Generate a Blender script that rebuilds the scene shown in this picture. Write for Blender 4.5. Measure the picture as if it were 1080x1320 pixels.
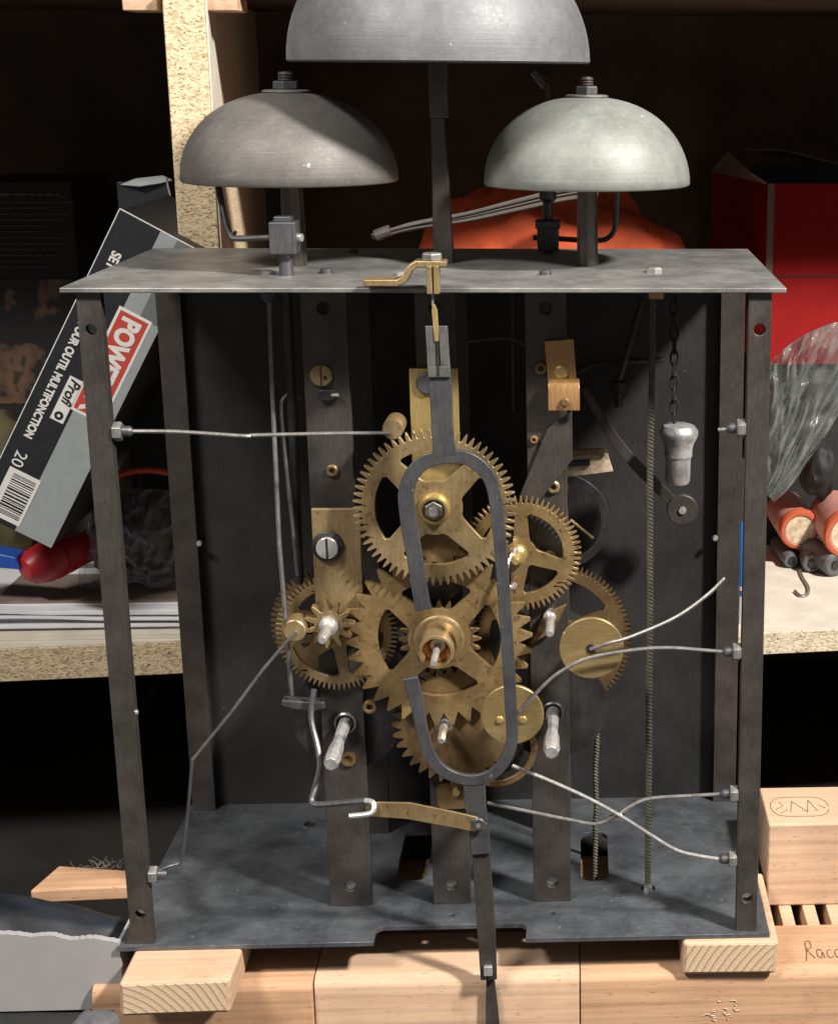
import bpy, bmesh, math, random
from mathutils import Vector, Matrix, noise
from mathutils.geometry import tessellate_polygon

for o in list(bpy.data.objects):
    bpy.data.objects.remove(o)
scene = bpy.context.scene
COL = scene.collection
random.seed(7)
MM = 0.001
rad = math.radians

# ------------------------------------------------------------------ camera
RIGHT = Vector((0.99847083, -0.05479728, 0.007298))
DOWN = Vector((-0.00702159, -0.25665879, -0.96647657))
FWD = Vector((0.05483339, 0.96494742, -0.25665108))
CAM = Vector((57.05945, -636.01297, 363.34168))
FOC, PPX, PPY = 2100.0, 857.82, 650.26          # photo pixels (1080 x 1320); the photo is an off-centre crop
cd = bpy.data.cameras.new('camera')
cam = bpy.data.objects.new('camera', cd)
COL.objects.link(cam)
cam.matrix_world = Matrix((
    (RIGHT.x, -DOWN.x, -FWD.x, CAM.x * MM),
    (RIGHT.y, -DOWN.y, -FWD.y, CAM.y * MM),
    (RIGHT.z, -DOWN.z, -FWD.z, CAM.z * MM),
    (0, 0, 0, 1)))
cd.sensor_fit = 'VERTICAL'
cd.sensor_height = 24.0
cd.lens = FOC / 1320.0 * 24.0
cd.shift_x = (540.0 - PPX) / 1320.0
cd.shift_y = (PPY - 660.0) / 1320.0
cd.clip_start = 0.02
cd.clip_end = 20
scene.camera = cam

# ------------------------------------------------------------------ world and lamp
world = bpy.data.worlds.new('World')
scene.world = world
world.use_nodes = True
bg = world.node_tree.nodes['Background']
bg.inputs[0].default_value = (1.0, 0.93, 0.85, 1)
bg.inputs[1].default_value = 0.16
ld = bpy.data.lights.new('workshop_lamp', 'AREA')
ld.shape = 'DISK'
ld.size = 0.14
ld.energy = 54
ld.color = (1.0, 0.93, 0.84)
lamp = bpy.data.objects.new('workshop_lamp', ld)
COL.objects.link(lamp)
LAMP = Vector((930, -630, 1230)) * MM
lamp.location = LAMP
lamp.rotation_euler = (Vector((0, 0.07, 0.17)) - LAMP).to_track_quat('-Z', 'Y').to_euler()
ld2 = bpy.data.lights.new('ceiling_lamp', 'AREA')
ld2.shape = 'RECTANGLE'
ld2.size = 0.5
ld2.size_y = 0.12
ld2.energy = 29
ld2.color = (1.0, 0.93, 0.85)
lamp2 = bpy.data.objects.new('ceiling_lamp', ld2)
COL.objects.link(lamp2)
LAMP2 = Vector((-760, -900, 1500)) * MM
lamp2.location = LAMP2
lamp2.rotation_euler = (Vector((-.05, 0.07, 0.17)) - LAMP2).to_track_quat('-Z', 'Y').to_euler()
vs = scene.view_settings
vs.view_transform = 'Standard'
vs.look = 'None'
vs.exposure = 0.0
vs.gamma = 1.0
vs.use_curve_mapping = False
scene.render.engine = 'CYCLES'

# ------------------------------------------------------------------ measuring helpers (mm)
def W(u, v, y):
    """Point of the place at depth y that was measured at (u, v) in the photograph."""
    d = RIGHT * ((u - PPX) / FOC) + DOWN * ((v - PPY) / FOC) + FWD
    return CAM + d * ((y - CAM.y) / d.y)
def WZ(u, v, z):
    d = RIGHT * ((u - PPX) / FOC) + DOWN * ((v - PPY) / FOC) + FWD
    return CAM + d * ((z - CAM.z) / d.z)
def L(n, y):
    return n * (y + 636.0) / FOC * 1.0     # length in mm of n photo pixels at depth y

# ------------------------------------------------------------------ materials
MATS = {}
def nd(nt, t, **kw):
    n = nt.nodes.new(t)
    for k, val in kw.items():
        setattr(n, k, val)
    return n
def base_mat(name):
    m = bpy.data.materials.new(name)
    m.use_nodes = True
    nt = m.node_tree
    b = nt.nodes['Principled BSDF']
    tc = nd(nt, 'ShaderNodeTexCoord')
    mp = nd(nt, 'ShaderNodeMapping')
    mp.inputs['Scale'].default_value = (1000, 1000, 1000)
    nt.links.new(tc.outputs['Object'], mp.inputs['Vector'])
    MATS[name] = m
    return m, nt, b, mp.outputs[0]
def noise_tex(nt, vec, scale, detail=4, rough=.6, stretch=None):
    if stretch:
        mp = nd(nt, 'ShaderNodeMapping')
        mp.inputs['Scale'].default_value = stretch
        nt.links.new(vec, mp.inputs['Vector'])
        vec = mp.outputs[0]
    n = nd(nt, 'ShaderNodeTexNoise')
    n.inputs['Scale'].default_value = scale
    n.inputs['Detail'].default_value = detail
    n.inputs['Roughness'].default_value = rough
    nt.links.new(vec, n.inputs['Vector'])
    return n.outputs['Fac']
def ramp(nt, fac, stops):
    r = nd(nt, 'ShaderNodeValToRGB')
    els = r.color_ramp.elements
    while len(els) < len(stops):
        els.new(.5)
    for e, (p, c) in zip(els, stops):
        e.position = p
        e.color = (*c, 1) if len(c) == 3 else c
    nt.links.new(fac, r.inputs[0])
    return r.outputs[0]
def mix(nt, fac, a, b, mode='MIX'):
    n = nd(nt, 'ShaderNodeMix', data_type='RGBA', blend_type=mode)
    for sock, val in ((n.inputs[0], fac), (n.inputs[6], a), (n.inputs[7], b)):
        if isinstance(val, (int, float)):
            sock.default_value = val
        elif isinstance(val, tuple):
            sock.default_value = (*val, 1)
        else:
            nt.links.new(val, sock)
    return n.outputs[2]
def bump(nt, b, h, strength, dist=.0003):
    n = nd(nt, 'ShaderNodeBump')
    n.inputs['Strength'].default_value = strength
    n.inputs['Distance'].default_value = dist
    nt.links.new(h, n.inputs['Height'])
    nt.links.new(n.outputs[0], b.inputs['Normal'])
def g(c):
    return (c, c, c)

def metal_mat(name, c1, c2, rough, metal, scale=.08, speck=None, scratch=.3, speck_t=(.70, .76), stretch=None, bmp=.15, wear=None):
    m, nt, b, vec = base_mat(name)
    n1 = noise_tex(nt, vec, scale, 6, .65)
    col = ramp(nt, n1, [(.36, c1), (.64, c2)])
    n2 = noise_tex(nt, vec, 1.1, 5, .7, stretch or (1, 1, .12))
    col = mix(nt, scratch, col, ramp(nt, n2, [(.3, g(.55)), (.7, g(1.25))]), 'MULTIPLY')
    if speck:
        n3 = noise_tex(nt, vec, .35, 3, .55)
        col = mix(nt, ramp(nt, n3, [(speck_t[0], g(0)), (speck_t[1], g(1))]), col, speck)
    if wear:
        lines = noise_tex(nt, vec, 1.0, 2, .4, (.05, 1.3, 1.3))
        col = mix(nt, ramp(nt, lines, [(.485, g(0)), (.5, g(.16)), (.515, g(0))]), col, wear)
        lines2 = noise_tex(nt, vec, .5, 2, .4, (1.2, .12, .9))
        col = mix(nt, ramp(nt, lines2, [(.492, g(0)), (.5, g(.10)), (.508, g(0))]), col, wear)
        rust = noise_tex(nt, vec, .13, 5, .68)
        col = mix(nt, ramp(nt, rust, [(.62, g(0)), (.72, g(.65))]), col, (.085, .050, .030))
        dust = noise_tex(nt, vec, 1.0, 3, .6)
        col = mix(nt, ramp(nt, dust, [(.69, g(0)), (.75, g(.55))]), col, wear)
    nt.links.new(col, b.inputs['Base Color'])
    b.inputs['Metallic'].default_value = metal
    rr = ramp(nt, n2, [(.3, g(max(0, rough - .10))), (.75, g(rough + .12))])
    nt.links.new(rr, b.inputs['Roughness'])
    bump(nt, b, noise_tex(nt, vec, 1.6, 4, .7), bmp, .0002)
    return m
metal_mat('plate_steel', (.19, .193, .193), (.37, .37, .36), .42, .55, .035, (.42, .42, .40), .45, (.68, .80), (.14, 1, 1), wear=(.50, .50, .48))
metal_mat('base_steel', (.062, .070, .082), (.165, .182, .205), .40, .5, .03, (.30, .31, .31), .4, (.67, .78), (.2, .6, 1), wear=(.34, .35, .36))
metal_mat('pillar_steel', (.058, .051, .047), (.095, .086, .079), .45, .5, .06, (.16, .15, .14), .3, (.72, .80), wear=(.17, .16, .15))
metal_mat('panel_steel', (.026, .025, .026), (.045, .043, .045), .5, .35, .02, (.13, .12, .11), .2, (.74, .78))
metal_mat('dark_steel', (.030, .029, .030), (.06, .058, .06), .45, .5, .08, None, .3)
metal_mat('strap_steel', (.078, .080, .090), (.130, .133, .145), .43, .6, .05, (.30, .30, .31), .3, (.70, .78), wear=(.24, .24, .25))
metal_mat('bright_steel', (.60, .60, .60), (.78, .78, .77), .34, .75, .2, None, .2, bmp=.02)
metal_mat('wire_steel', (.27, .27, .265), (.42, .41, .40), .38, .7, .2, None, .2, bmp=.02)
metal_mat('rod_steel', (.16, .16, .16), (.26, .255, .25), .4, .65, .2, None, .2, bmp=.02)
metal_mat('zinc', (.30, .30, .31), (.62, .62, .63), .42, .55, .12, (.75, .75, .75), .3, (.62, .72), None, .5)
metal_mat('brass', (.27, .190, .092), (.43, .325, .175), .40, .6, .035, (.17, .105, .05), .35, (.58, .76))
metal_mat('brass_warm', (.29, .190, .082), (.45, .325, .16), .38, .62, .045, (.15, .085, .035), .35, (.57, .74), (.3, 1, .3))
metal_mat('brass_disc', (.33, .235, .10), (.44, .33, .16), .36, .62, .03, (.22, .14, .06), .45, (.62, .76), (.05, 1, 1))
metal_mat('brass_dull', (.17, .108, .050), (.29, .200, .10), .45, .6, .06, (.17, .09, .035), .25, (.60, .72))
metal_mat('brass_bright', (.55, .42, .17), (.64, .49, .21), .34, .7, .06, (.42, .30, .11), .2, (.62, .76))
metal_mat('copper', (.42, .235, .10), (.52, .31, .14), .38, .65, .06, None, .25)
def bell_mat(name, c1, c2, tint):
    m, nt, b, vec = base_mat(name)
    n1 = noise_tex(nt, vec, .05, 6, .7)
    col = ramp(nt, n1, [(.35, c1), (.66, c2)])
    n2 = noise_tex(nt, vec, .9, 4, .7)
    col = mix(nt, .3, col, ramp(nt, n2, [(.3, g(.7)), (.7, g(1.2))]), 'MULTIPLY')
    n4 = noise_tex(nt, vec, .10, 2, .4, (1, 1, .18))
    col = mix(nt, ramp(nt, n4, [(.58, g(0)), (.75, g(.5))]), col, tint)
    n3 = noise_tex(nt, vec, .16, 5, .62, (1, 1, 1.6))
    col = mix(nt, ramp(nt, n3, [(.715, g(0)), (.745, g(.75))]), col, (.55, .56, .56))
    nt.links.new(col, b.inputs['Base Color'])
    b.inputs['Metallic'].default_value = .18
    nt.links.new(ramp(nt, n2, [(.3, g(.48)), (.7, g(.64))]), b.inputs['Roughness'])
    turn = noise_tex(nt, vec, 1.0, 3, .6, (.015, .015, 1.7))
    col2 = mix(nt, .18, col, ramp(nt, turn, [(.3, g(.78)), (.7, g(1.18))]), 'MULTIPLY')
    sc = noise_tex(nt, vec, .22, 2, .4, (.25, 1, 2.4))
    col2 = mix(nt, ramp(nt, sc, [(.485, g(0)), (.5, g(.09)), (.515, g(0))]), col2, (.5, .5, .5))
    dk = noise_tex(nt, vec, .022, 5, .7)
    col2 = mix(nt, ramp(nt, dk, [(.50, g(0)), (.72, g(.55))]), col2, (.07, .068, .066))
    nt.links.new(col2, b.inputs['Base Color'])
    hsum = nd(nt, 'ShaderNodeMath', operation='ADD')
    nt.links.new(turn, hsum.inputs[0])
    nt.links.new(noise_tex(nt, vec, .8, 5, .7), hsum.inputs[1])
    bump(nt, b, hsum.outputs[0], .22, .0003)
bell_mat('bell_blue', (.125, .133, .147), (.185, .195, .21), (.21, .215, .22))
bell_mat('bell_brown', (.105, .100, .096), (.152, .146, .140), (.17, .157, .144))
bell_mat('bell_green', (.185, .20, .190), (.265, .28, .268), (.22, .215, .195))

def chip_mat(name, light, dark, pit):
    m, nt, b, vec = base_mat(name)
    vo = nd(nt, 'ShaderNodeTexVoronoi')
    vo.inputs['Scale'].default_value = .75
    vo.inputs['Randomness'].default_value = 1
    mp = nd(nt, 'ShaderNodeMapping')
    mp.inputs['Scale'].default_value = (.7, 1, 1.5)
    nt.links.new(vec, mp.inputs['Vector'])
    wn = nd(nt, 'ShaderNodeTexNoise')
    wn.inputs['Scale'].default_value = .5
    nt.links.new(mp.outputs[0], wn.inputs['Vector'])
    ad = nd(nt, 'ShaderNodeVectorMath', operation='MULTIPLY_ADD')
    ad.inputs[1].default_value = (1.8, 1.8, 1.8)
    nt.links.new(wn.outputs['Color'], ad.inputs[0])
    nt.links.new(mp.outputs[0], ad.inputs[2])
    nt.links.new(ad.outputs[0], vo.inputs['Vector'])
    hsv = nd(nt, 'ShaderNodeSeparateColor')
    nt.links.new(vo.outputs['Color'], hsv.inputs[0])
    col = ramp(nt, hsv.outputs[0], [(.0, dark), (.45, light), (1, tuple(min(1, c * 1.18) for c in light))])
    n = noise_tex(nt, vec, .8, 4, .65, (.7, 1, 1.3))
    pits = ramp(nt, n, [(.37, g(1)), (.43, g(0))])
    col = mix(nt, pits, col, pit)
    nt.links.new(col, b.inputs['Base Color'])
    b.inputs['Roughness'].default_value = .9
    bump(nt, b, n, .7, .0008)
chip_mat('chipboard', (.63, .52, .35), (.42, .31, .18), (.17, .11, .055))
chip_mat('chipboard_pale', (.66, .58, .44), (.46, .38, .25), (.22, .16, .09))

def wood_mat(name, light, dark, grain=(.03, 1, 1), scale=.35, fleck=(.18, .09, .04)):
    m, nt, b, vec = base_mat(name)
    n1 = noise_tex(nt, vec, scale, 6, .62, grain)
    col = ramp(nt, n1, [(.32, dark), (.62, light)])
    n2 = noise_tex(nt, vec, .03, 3, .5)
    col = mix(nt, .35, col, ramp(nt, n2, [(.3, g(.75)), (.7, g(1.15))]), 'MULTIPLY')
    n3 = noise_tex(nt, vec, 1.5, 2, .5, (.14, 1, 1))
    col = mix(nt, ramp(nt, n3, [(.64, g(0)), (.72, g(.6))]), col, fleck)
    wv = nd(nt, 'ShaderNodeTexWave', wave_type='BANDS', bands_direction='Z')
    wv.inputs['Scale'].default_value = .05
    wv.inputs['Distortion'].default_value = 9
    wv.inputs['Detail'].default_value = 3
    wv.inputs['Detail Scale'].default_value = .25
    mpw = nd(nt, 'ShaderNodeMapping')
    mpw.inputs['Scale'].default_value = (.12, 1, 1)
    nt.links.new(vec, mpw.inputs['Vector'])
    nt.links.new(mpw.outputs[0], wv.inputs['Vector'])
    col = mix(nt, .30, col, ramp(nt, wv.outputs['Fac'], [(.0, g(.72)), (.5, g(1.05)), (1, g(1.12))]), 'MULTIPLY')
    st = noise_tex(nt, vec, .018, 4, .6)
    col = mix(nt, ramp(nt, st, [(.58, g(0)), (.72, g(.35))]), col, (.20, .12, .07))
    saw = noise_tex(nt, vec, .9, 2, .5, (1, .02, .02))
    nt.links.new(col, b.inputs['Base Color'])
    b.inputs['Roughness'].default_value = .72
    hs = nd(nt, 'ShaderNodeMath', operation='ADD')
    nt.links.new(n1, hs.inputs[0])
    sm_ = nd(nt, 'ShaderNodeMath', operation='MULTIPLY')
    sm_.inputs[1].default_value = .25
    nt.links.new(saw, sm_.inputs[0])
    nt.links.new(sm_.outputs[0], hs.inputs[1])
    bump(nt, b, hs.outputs[0], .4, .0005)
wood_mat('beech', (.52, .325, .20), (.40, .23, .13))
wood_mat('beech_pale', (.59, .41, .285), (.50, .33, .215))
wood_mat('plank_brown', (.30, .175, .09), (.20, .11, .055))
def endgrain(name, loc, dist):
    m, nt, b, vec = base_mat(name)
    mp = nd(nt, 'ShaderNodeMapping')
    mp.inputs['Location'].default_value = loc
    nt.links.new(vec, mp.inputs['Vector'])
    w = nd(nt, 'ShaderNodeTexWave', wave_type='RINGS', rings_direction='Y', wave_profile='SAW')
    w.inputs['Scale'].default_value = .105
    w.inputs['Distortion'].default_value = dist
    w.inputs['Detail'].default_value = 3
    w.inputs['Detail Scale'].default_value = .6
    nt.links.new(mp.outputs[0], w.inputs['Vector'])
    col = ramp(nt, w.outputs['Fac'], [(.0, (.62, .48, .34)), (.6, (.57, .43, .29)), (.88, (.34, .21, .11)), (1, (.52, .38, .25))])
    n = noise_tex(nt, vec, 1.2, 4, .7)
    col = mix(nt, .4, col, ramp(nt, n, [(.3, g(.75)), (.7, g(1.15))]), 'MULTIPLY')
    nt.links.new(col, b.inputs['Base Color'])
    b.inputs['Roughness'].default_value = .85
    bump(nt, b, n, .5, .0004)
endgrain('pine_end', (34, 0, 30), 2.4)
endgrain('pine_end_right', (-62, 0, 44), 1.6)

def plain(name, c, rough=.6, var=.12, scale=.15, metal=0, bmp=.1, spec=.5):
    m, nt, b, vec = base_mat(name)
    n = noise_tex(nt, vec, scale, 4, .6)
    lo = tuple(x * (1 - var) for x in c)
    hi = tuple(min(1, x * (1 + var)) for x in c)
    nt.links.new(ramp(nt, n, [(.3, lo), (.7, hi)]), b.inputs['Base Color'])
    b.inputs['Roughness'].default_value = rough
    b.inputs['Metallic'].default_value = metal
    b.inputs['Specular IOR Level'].default_value = spec
    if bmp:
        bump(nt, b, noise_tex(nt, vec, .7, 4, .6), bmp, .0003)
    return m
plain('wall_brown', (.075, .048, .03), .85, .3, .02)
plain('wall_dark', (.02, .017, .015), .9, .3, .02)
plain('shelf_white', (.62, .58, .50), .6, .12, .05)
plain('black_card', (.022, .024, .030), .45, .2)
plain('grey_card', (.36, .40, .415), .5, .06)
plain('slate_card', (.17, .185, .195), .5, .06)
plain('white_print', (.88, .88, .86), .5, .03)
plain('red_print', (.62, .075, .055), .5, .05)
plain('black_print', (.02, .02, .02), .5, .05)
plain('faint_print', (.07, .07, .07), .7, .2)
plain('dim_carton', (.014, .013, .013), .8, .3)
plain('red_plastic', (.36, .014, .022), .42, .1)
plain('blue_plastic', (.02, .09, .42), .4, .1)
plain('paper', (.68, .69, .72), .7, .05, .03)
plain('paper_dark', (.20, .16, .14), .7, .3, .05)
plain('orange_cloth', (.46, .07, .02), .85, .25, .05, 0, .4)
plain('red_card', (.21, .007, .007), .8, .1, .05, 0, .1, .15)
plain('dust_card', (.14, .105, .085), .8, .2, .1)
plain('brown_card', (.16, .115, .09), .8, .12, .05)
plain('black_rubber', (.012, .012, .013), .7, .2)
plain('pink_wrap', (.46, .22, .19), .5, .2, .06)
plain('orange_wrap', (.48, .10, .045), .42, .1)
plain('cream', (.56, .45, .32), .7, .45, .25)
plain('grey_plastic', (.10, .10, .11), .5, .2)
plain('grey_cable', (.055, .05, .045), .6, .2)
plain('box_grey', (.29, .285, .29), .75, .07, .03, 0, .2)
plain('navy_bag', (.009, .013, .021), .6, .35, .06, 0, .5)
plain('black_cloth', (.010, .010, .011), .8, .3)
plain('pen_blue', (.02, .16, .55), .35, .05)
plain('pen_white', (.72, .73, .74), .4, .05)
plain('olive', (.10, .085, .04), .8, .2)
plain('ink', (.12, .07, .05), .8, .1)
plain('hair_grey', (.32, .29, .25), .8, .2)
plain('cord', (.10, .095, .07), .8, .3)
m, nt, b, vec = base_mat('skull_print')
n = noise_tex(nt, vec, .035, 3, .55)
col = ramp(nt, n, [(.52, (.012, .012, .012)), (.56, (.10, .055, .035)), (.64, (.15, .085, .05)), (.68, (.03, .028, .02))])
nt.links.new(col, b.inputs['Base Color'])
b.inputs['Roughness'].default_value = .7
# clear plastic film: mostly see-through, glossy, hazier where it is seen edge-on
def film(name, tint, haze, blend):
    m, nt, b, vec = base_mat(name)
    out = nt.nodes['Material Output']
    tr = nd(nt, 'ShaderNodeBsdfTransparent')
    tr.inputs[0].default_value = (.88, .90, .90, 1)
    n = noise_tex(nt, vec, .09, 5, .6)
    b.inputs['Base Color'].default_value = (*tint, 1)
    b.inputs['Roughness'].default_value = .16
    b.inputs['Specular IOR Level'].default_value = .9
    bump(nt, b, noise_tex(nt, vec, .10, 5, .6), .4, .002)
    lw = nd(nt, 'ShaderNodeLayerWeight')
    lw.inputs[0].default_value = blend
    ad = nd(nt, 'ShaderNodeMath', operation='ADD', use_clamp=True)
    nt.links.new(ramp(nt, n, [(.4, g(haze * .5)), (.68, g(haze * 1.8))]), ad.inputs[0])
    nt.links.new(lw.outputs['Facing'], ad.inputs[1])
    mx = nd(nt, 'ShaderNodeMixShader')
    nt.links.new(ad.outputs[0], mx.inputs[0])
    nt.links.new(tr.outputs[0], mx.inputs[1])
    nt.links.new(b.outputs[0], mx.inputs[2])
    nt.links.new(mx.outputs[0], out.inputs[0])
film('clear_film', (.25, .275, .27), .20, .27)
film('bag_film', (.36, .37, .43), .10, .28)

# ------------------------------------------------------------------ mesh building
POS = {}
def thing(name, label, cat, loc, group=None):
    o = bpy.data.objects.new(name, None)
    o.empty_display_size = .01
    COL.objects.link(o)
    loc = Vector(loc)
    o.location = loc * MM
    POS[o] = loc
    o['label'] = label
    o['category'] = cat
    if group:
        o['group'] = group
    return o
def tag(o, label, cat, group=None):
    o['label'] = label
    o['category'] = cat
    if group:
        o['group'] = group
    return o
def arc(cx, cy, r, a0, a1, n):
    return [(cx + r * math.cos(rad(a0 + (a1 - a0) * i / n)), cy + r * math.sin(rad(a0 + (a1 - a0) * i / n))) for i in range(n + 1)]
def circle(cx, cy, r, n=20):
    return [(cx + r * math.cos(2 * math.pi * i / n), cy + r * math.sin(2 * math.pi * i / n)) for i in range(n)]
def rrect(x0, y0, x1, y1, r, n=4):
    return arc(x1 - r, y1 - r, r, 0, 90, n) + arc(x0 + r, y1 - r, r, 90, 180, n) + arc(x0 + r, y0 + r, r, 180, 270, n) + arc(x1 - r, y0 + r, r, 270, 360, n)
class MB:
    def __init__(s):
        s.v = []
        s.f = []
        s.holed = False
    def prism(s, out, a0, a1, plane='xz', holes=()):
        loops = [list(out)] + [list(h) for h in holes]
        pts = [p for lp in loops for p in lp]
        n = len(pts)
        def P(p, a):
            return Vector((p[0], a, p[1])) if plane == 'xz' else Vector((p[0], p[1], a)) if plane == 'xy' else Vector((a, p[0], p[1]))
        b0 = len(s.v)
        s.v += [P(p, a0) for p in pts] + [P(p, a1) for p in pts]
        if holes:
            s.holed = True
            for t in tessellate_polygon([[Vector((p[0], p[1], 0)) for p in lp] for lp in loops]):
                s.f.append([b0 + i for i in t])
                s.f.append([b0 + n + i for i in reversed(t)])
        else:
            s.f.append([b0 + i for i in range(n)])
            s.f.append([b0 + n + i for i in reversed(range(n))])
        k = 0
        for lp in loops:
            m = len(lp)
            for i in range(m):
                j = (i + 1) % m
                s.f.append([b0 + k + i, b0 + k + j, b0 + n + k + j, b0 + n + k + i])
            k += m
        return s
    def bar(s, xc, w, z0, z1, y0, y1, holes, foot=None):
        """flat upright bar with round through-holes, meshed in quads around each hole"""
        hw = w / 2
        left, right = [], []
        def add(p):
            s.v.append(Vector((p[0], y0, p[1])))
            s.v.append(Vector((p[0], y1, p[1])))
            return len(s.v) - 2
        def cap(ids):
            s.f.append(list(ids))
            s.f.append([i + 1 for i in reversed(ids)])
        def side(ids):
            for a, b_ in zip(ids, ids[1:]):
                s.f.append([a, a + 1, b_ + 1, b_])
        prev = None
        low = foot or [(xc - hw, z0), (xc + hw, z0)]
        bot = [add(p) for p in low]          # left to right along the lower end
        lft, rgt = [bot[0]], [bot[-1]]
        edge = bot
        side(bot)
        for hz, hr in sorted(holes):
            N = 16
            ci, sq = [], []
            for k in range(N):
                a = -3 * math.pi / 4 + 2 * math.pi * k / N
                c_, s_ = math.cos(a), math.sin(a)
                m = max(abs(c_), abs(s_))
                ci.append(add((xc + hr * c_, hz + hr * s_)))
                sq.append(add((xc + hw * c_ / m, hz + hw * s_ / m)))
            for k in range(N):
                j = (k + 1) % N
                cap([ci[k], ci[j], sq[j], sq[k]])
                s.f.append([ci[k], ci[j], ci[j] + 1, ci[k] + 1])
            cap(edge + [sq[4], sq[3], sq[2], sq[1], sq[0]])
            rgt += [sq[4], sq[5], sq[6], sq[7], sq[8]]
            lft += [sq[0], sq[15], sq[14], sq[13], sq[12]]
            edge = [sq[12], sq[11], sq[10], sq[9], sq[8]]
        top = [add((xc - hw, z1)), add((xc + hw, z1))]
        cap(edge + [top[1], top[0]])
        side(top)
        side(lft + [top[0]])
        side(rgt + [top[1]])
        return s
    def box(s, x0, x1, y0, y1, z0, z1):
        return s.prism([(x0, z0), (x1, z0), (x1, z1), (x0, z1)], y0, y1)
    def hexa(s, c):           # eight corners: bottom four, top four
        b0 = len(s.v)
        s.v += [Vector(p) for p in c]
        for f in ((0, 1, 2, 3), (7, 6, 5, 4), (0, 4, 5, 1), (1, 5, 6, 2), (2, 6, 7, 3), (3, 7, 4, 0)):
            s.f.append([b0 + i for i in f])
        return s
    def tube(s, path, r, sides=8):
        path = [Vector(p) for p in path]
        n = len(path)
        rs = r if isinstance(r, (list, tuple)) else [r] * n
        t0 = (path[1] - path[0]).normalized()
        up = Vector((0, 0, 1)) if abs(t0.z) < .9 else Vector((0, 1, 0))
        nx = t0.cross(up).normalized()
        rings = []
        for i in range(n):
            t = (path[min(i + 1, n - 1)] - path[max(i - 1, 0)]).normalized()
            nx = (nx - t * nx.dot(t)).normalized()
            ny = t.cross(nx)
            b0 = len(s.v)
            for k in range(sides):
                a = 2 * math.pi * k / sides
                s.v.append(path[i] + (nx * math.cos(a) + ny * math.sin(a)) * rs[i])
            rings.append(b0)
        for a, b_ in zip(rings, rings[1:]):
            for k in range(sides):
                k2 = (k + 1) % sides
                s.f.append([a + k, a + k2, b_ + k2, b_ + k])
        s.f.append([rings[0] + k for k in reversed(range(sides))])
        s.f.append([rings[-1] + k for k in range(sides)])
        return s
    def lathe(s, prof, org, axis=(0, 0, 1), seg=32, cap=True):
        cap = cap and (Vector(prof[0]) - Vector(prof[-1])).length > 1e-6
        org = Vector(org)
        ax = Vector(axis).normalized()
        up = Vector((1, 0, 0)) if abs(ax.x) < .9 else Vector((0, 1, 0))
        nx = ax.cross(up).normalized()
        ny = ax.cross(nx)
        rings = []
        for r, h in prof:
            b0 = len(s.v)
            if r < 1e-6:
                s.v.append(org + ax * h)
                rings.append((b0, 1))
            else:
                for k in range(seg):
                    a = 2 * math.pi * k / seg
                    s.v.append(org + ax * h + (nx * math.cos(a) + ny * math.sin(a)) * r)
                rings.append((b0, seg))
        for (a, na), (b_, nb) in zip(rings, rings[1:]):
            for k in range(seg):
                k2 = (k + 1) % seg
                if na == 1 and nb == 1:
                    continue
                if na == 1:
                    s.f.append([a, b_ + k, b_ + k2])
                elif nb == 1:
                    s.f.append([a + k, a + k2, b_])
                else:
                    s.f.append([a + k, a + k2, b_ + k2, b_ + k])
        for (a, na), rev in ((rings[0], True), (rings[-1], False)):
            if na > 1 and cap:
                s.f.append([a + k for k in (reversed(range(seg)) if rev else range(seg))])
        return s
    def ribbon(s, pts, th, sub=1):
        """strap in the xz plane: pts = (x, y, z, width); th is its thickness along y"""
        n = len(pts)
        rows = []
        for i in range(n):
            p = Vector(pts[i][:3])
            a = Vector(pts[max(i - 1, 0)][:3])
            c = Vector(pts[min(i + 1, n - 1)][:3])
            t = Vector((c.x - a.x, 0, c.z - a.z)).normalized()
            q = Vector((t.z, 0, -t.x)) * pts[i][3] / 2
            b0 = len(s.v)
            h = Vector((0, th / 2, 0))
            s.v += [p - q - h, p + q - h, p + q + h, p - q + h]
            rows.append(b0)
        for a, b_ in zip(rows, rows[1:]):
            for k in range(4):
                k2 = (k + 1) % 4
                s.f.append([a + k, a + k2, b_ + k2, b_ + k])
        s.f.append([rows[0] + k for k in (3, 2, 1, 0)])
        s.f.append([rows[-1] + k for k in range(4)])
        return s
    def build(s, name, mat, parent=None, bevel=0, angle=35, kind=None, seg=2):
        lo = Vector((min(p[i] for p in s.v) for i in range(3)))
        hi = Vector((max(p[i] for p in s.v) for i in range(3)))
        c = (lo + hi) / 2
        me = bpy.data.meshes.new(name)
        me.from_pydata([(p - c) * MM for p in s.v], [], s.f)
        bm = bmesh.new()
        bm.from_mesh(me)
        bmesh.ops.remove_doubles(bm, verts=bm.verts, dist=1e-6)
        bmesh.ops.recalc_face_normals(bm, faces=bm.faces)
        bm.to_mesh(me)
        bm.free()
        me.polygons.foreach_set('use_smooth', [True] * len(me.polygons))
        me.set_sharp_from_angle(angle=rad(angle))
        me.materials.append(MATS[mat])
        o = bpy.data.objects.new(name, me)
        COL.objects.link(o)
        POS[o] = c
        if parent:
            o.parent = parent
            o.location = (c - POS[parent]) * MM
        else:
            o.location = c * MM
        if bevel:
            md = o.modifiers.new('edge', 'BEVEL')
            md.width = bevel * MM
            md.segments = 1 if s.holed else seg
            md.limit_method = 'ANGLE'
            md.angle_limit = rad(40)
            md.harden_normals = not s.holed
        if kind:
            o['kind'] = kind
        return o
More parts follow.
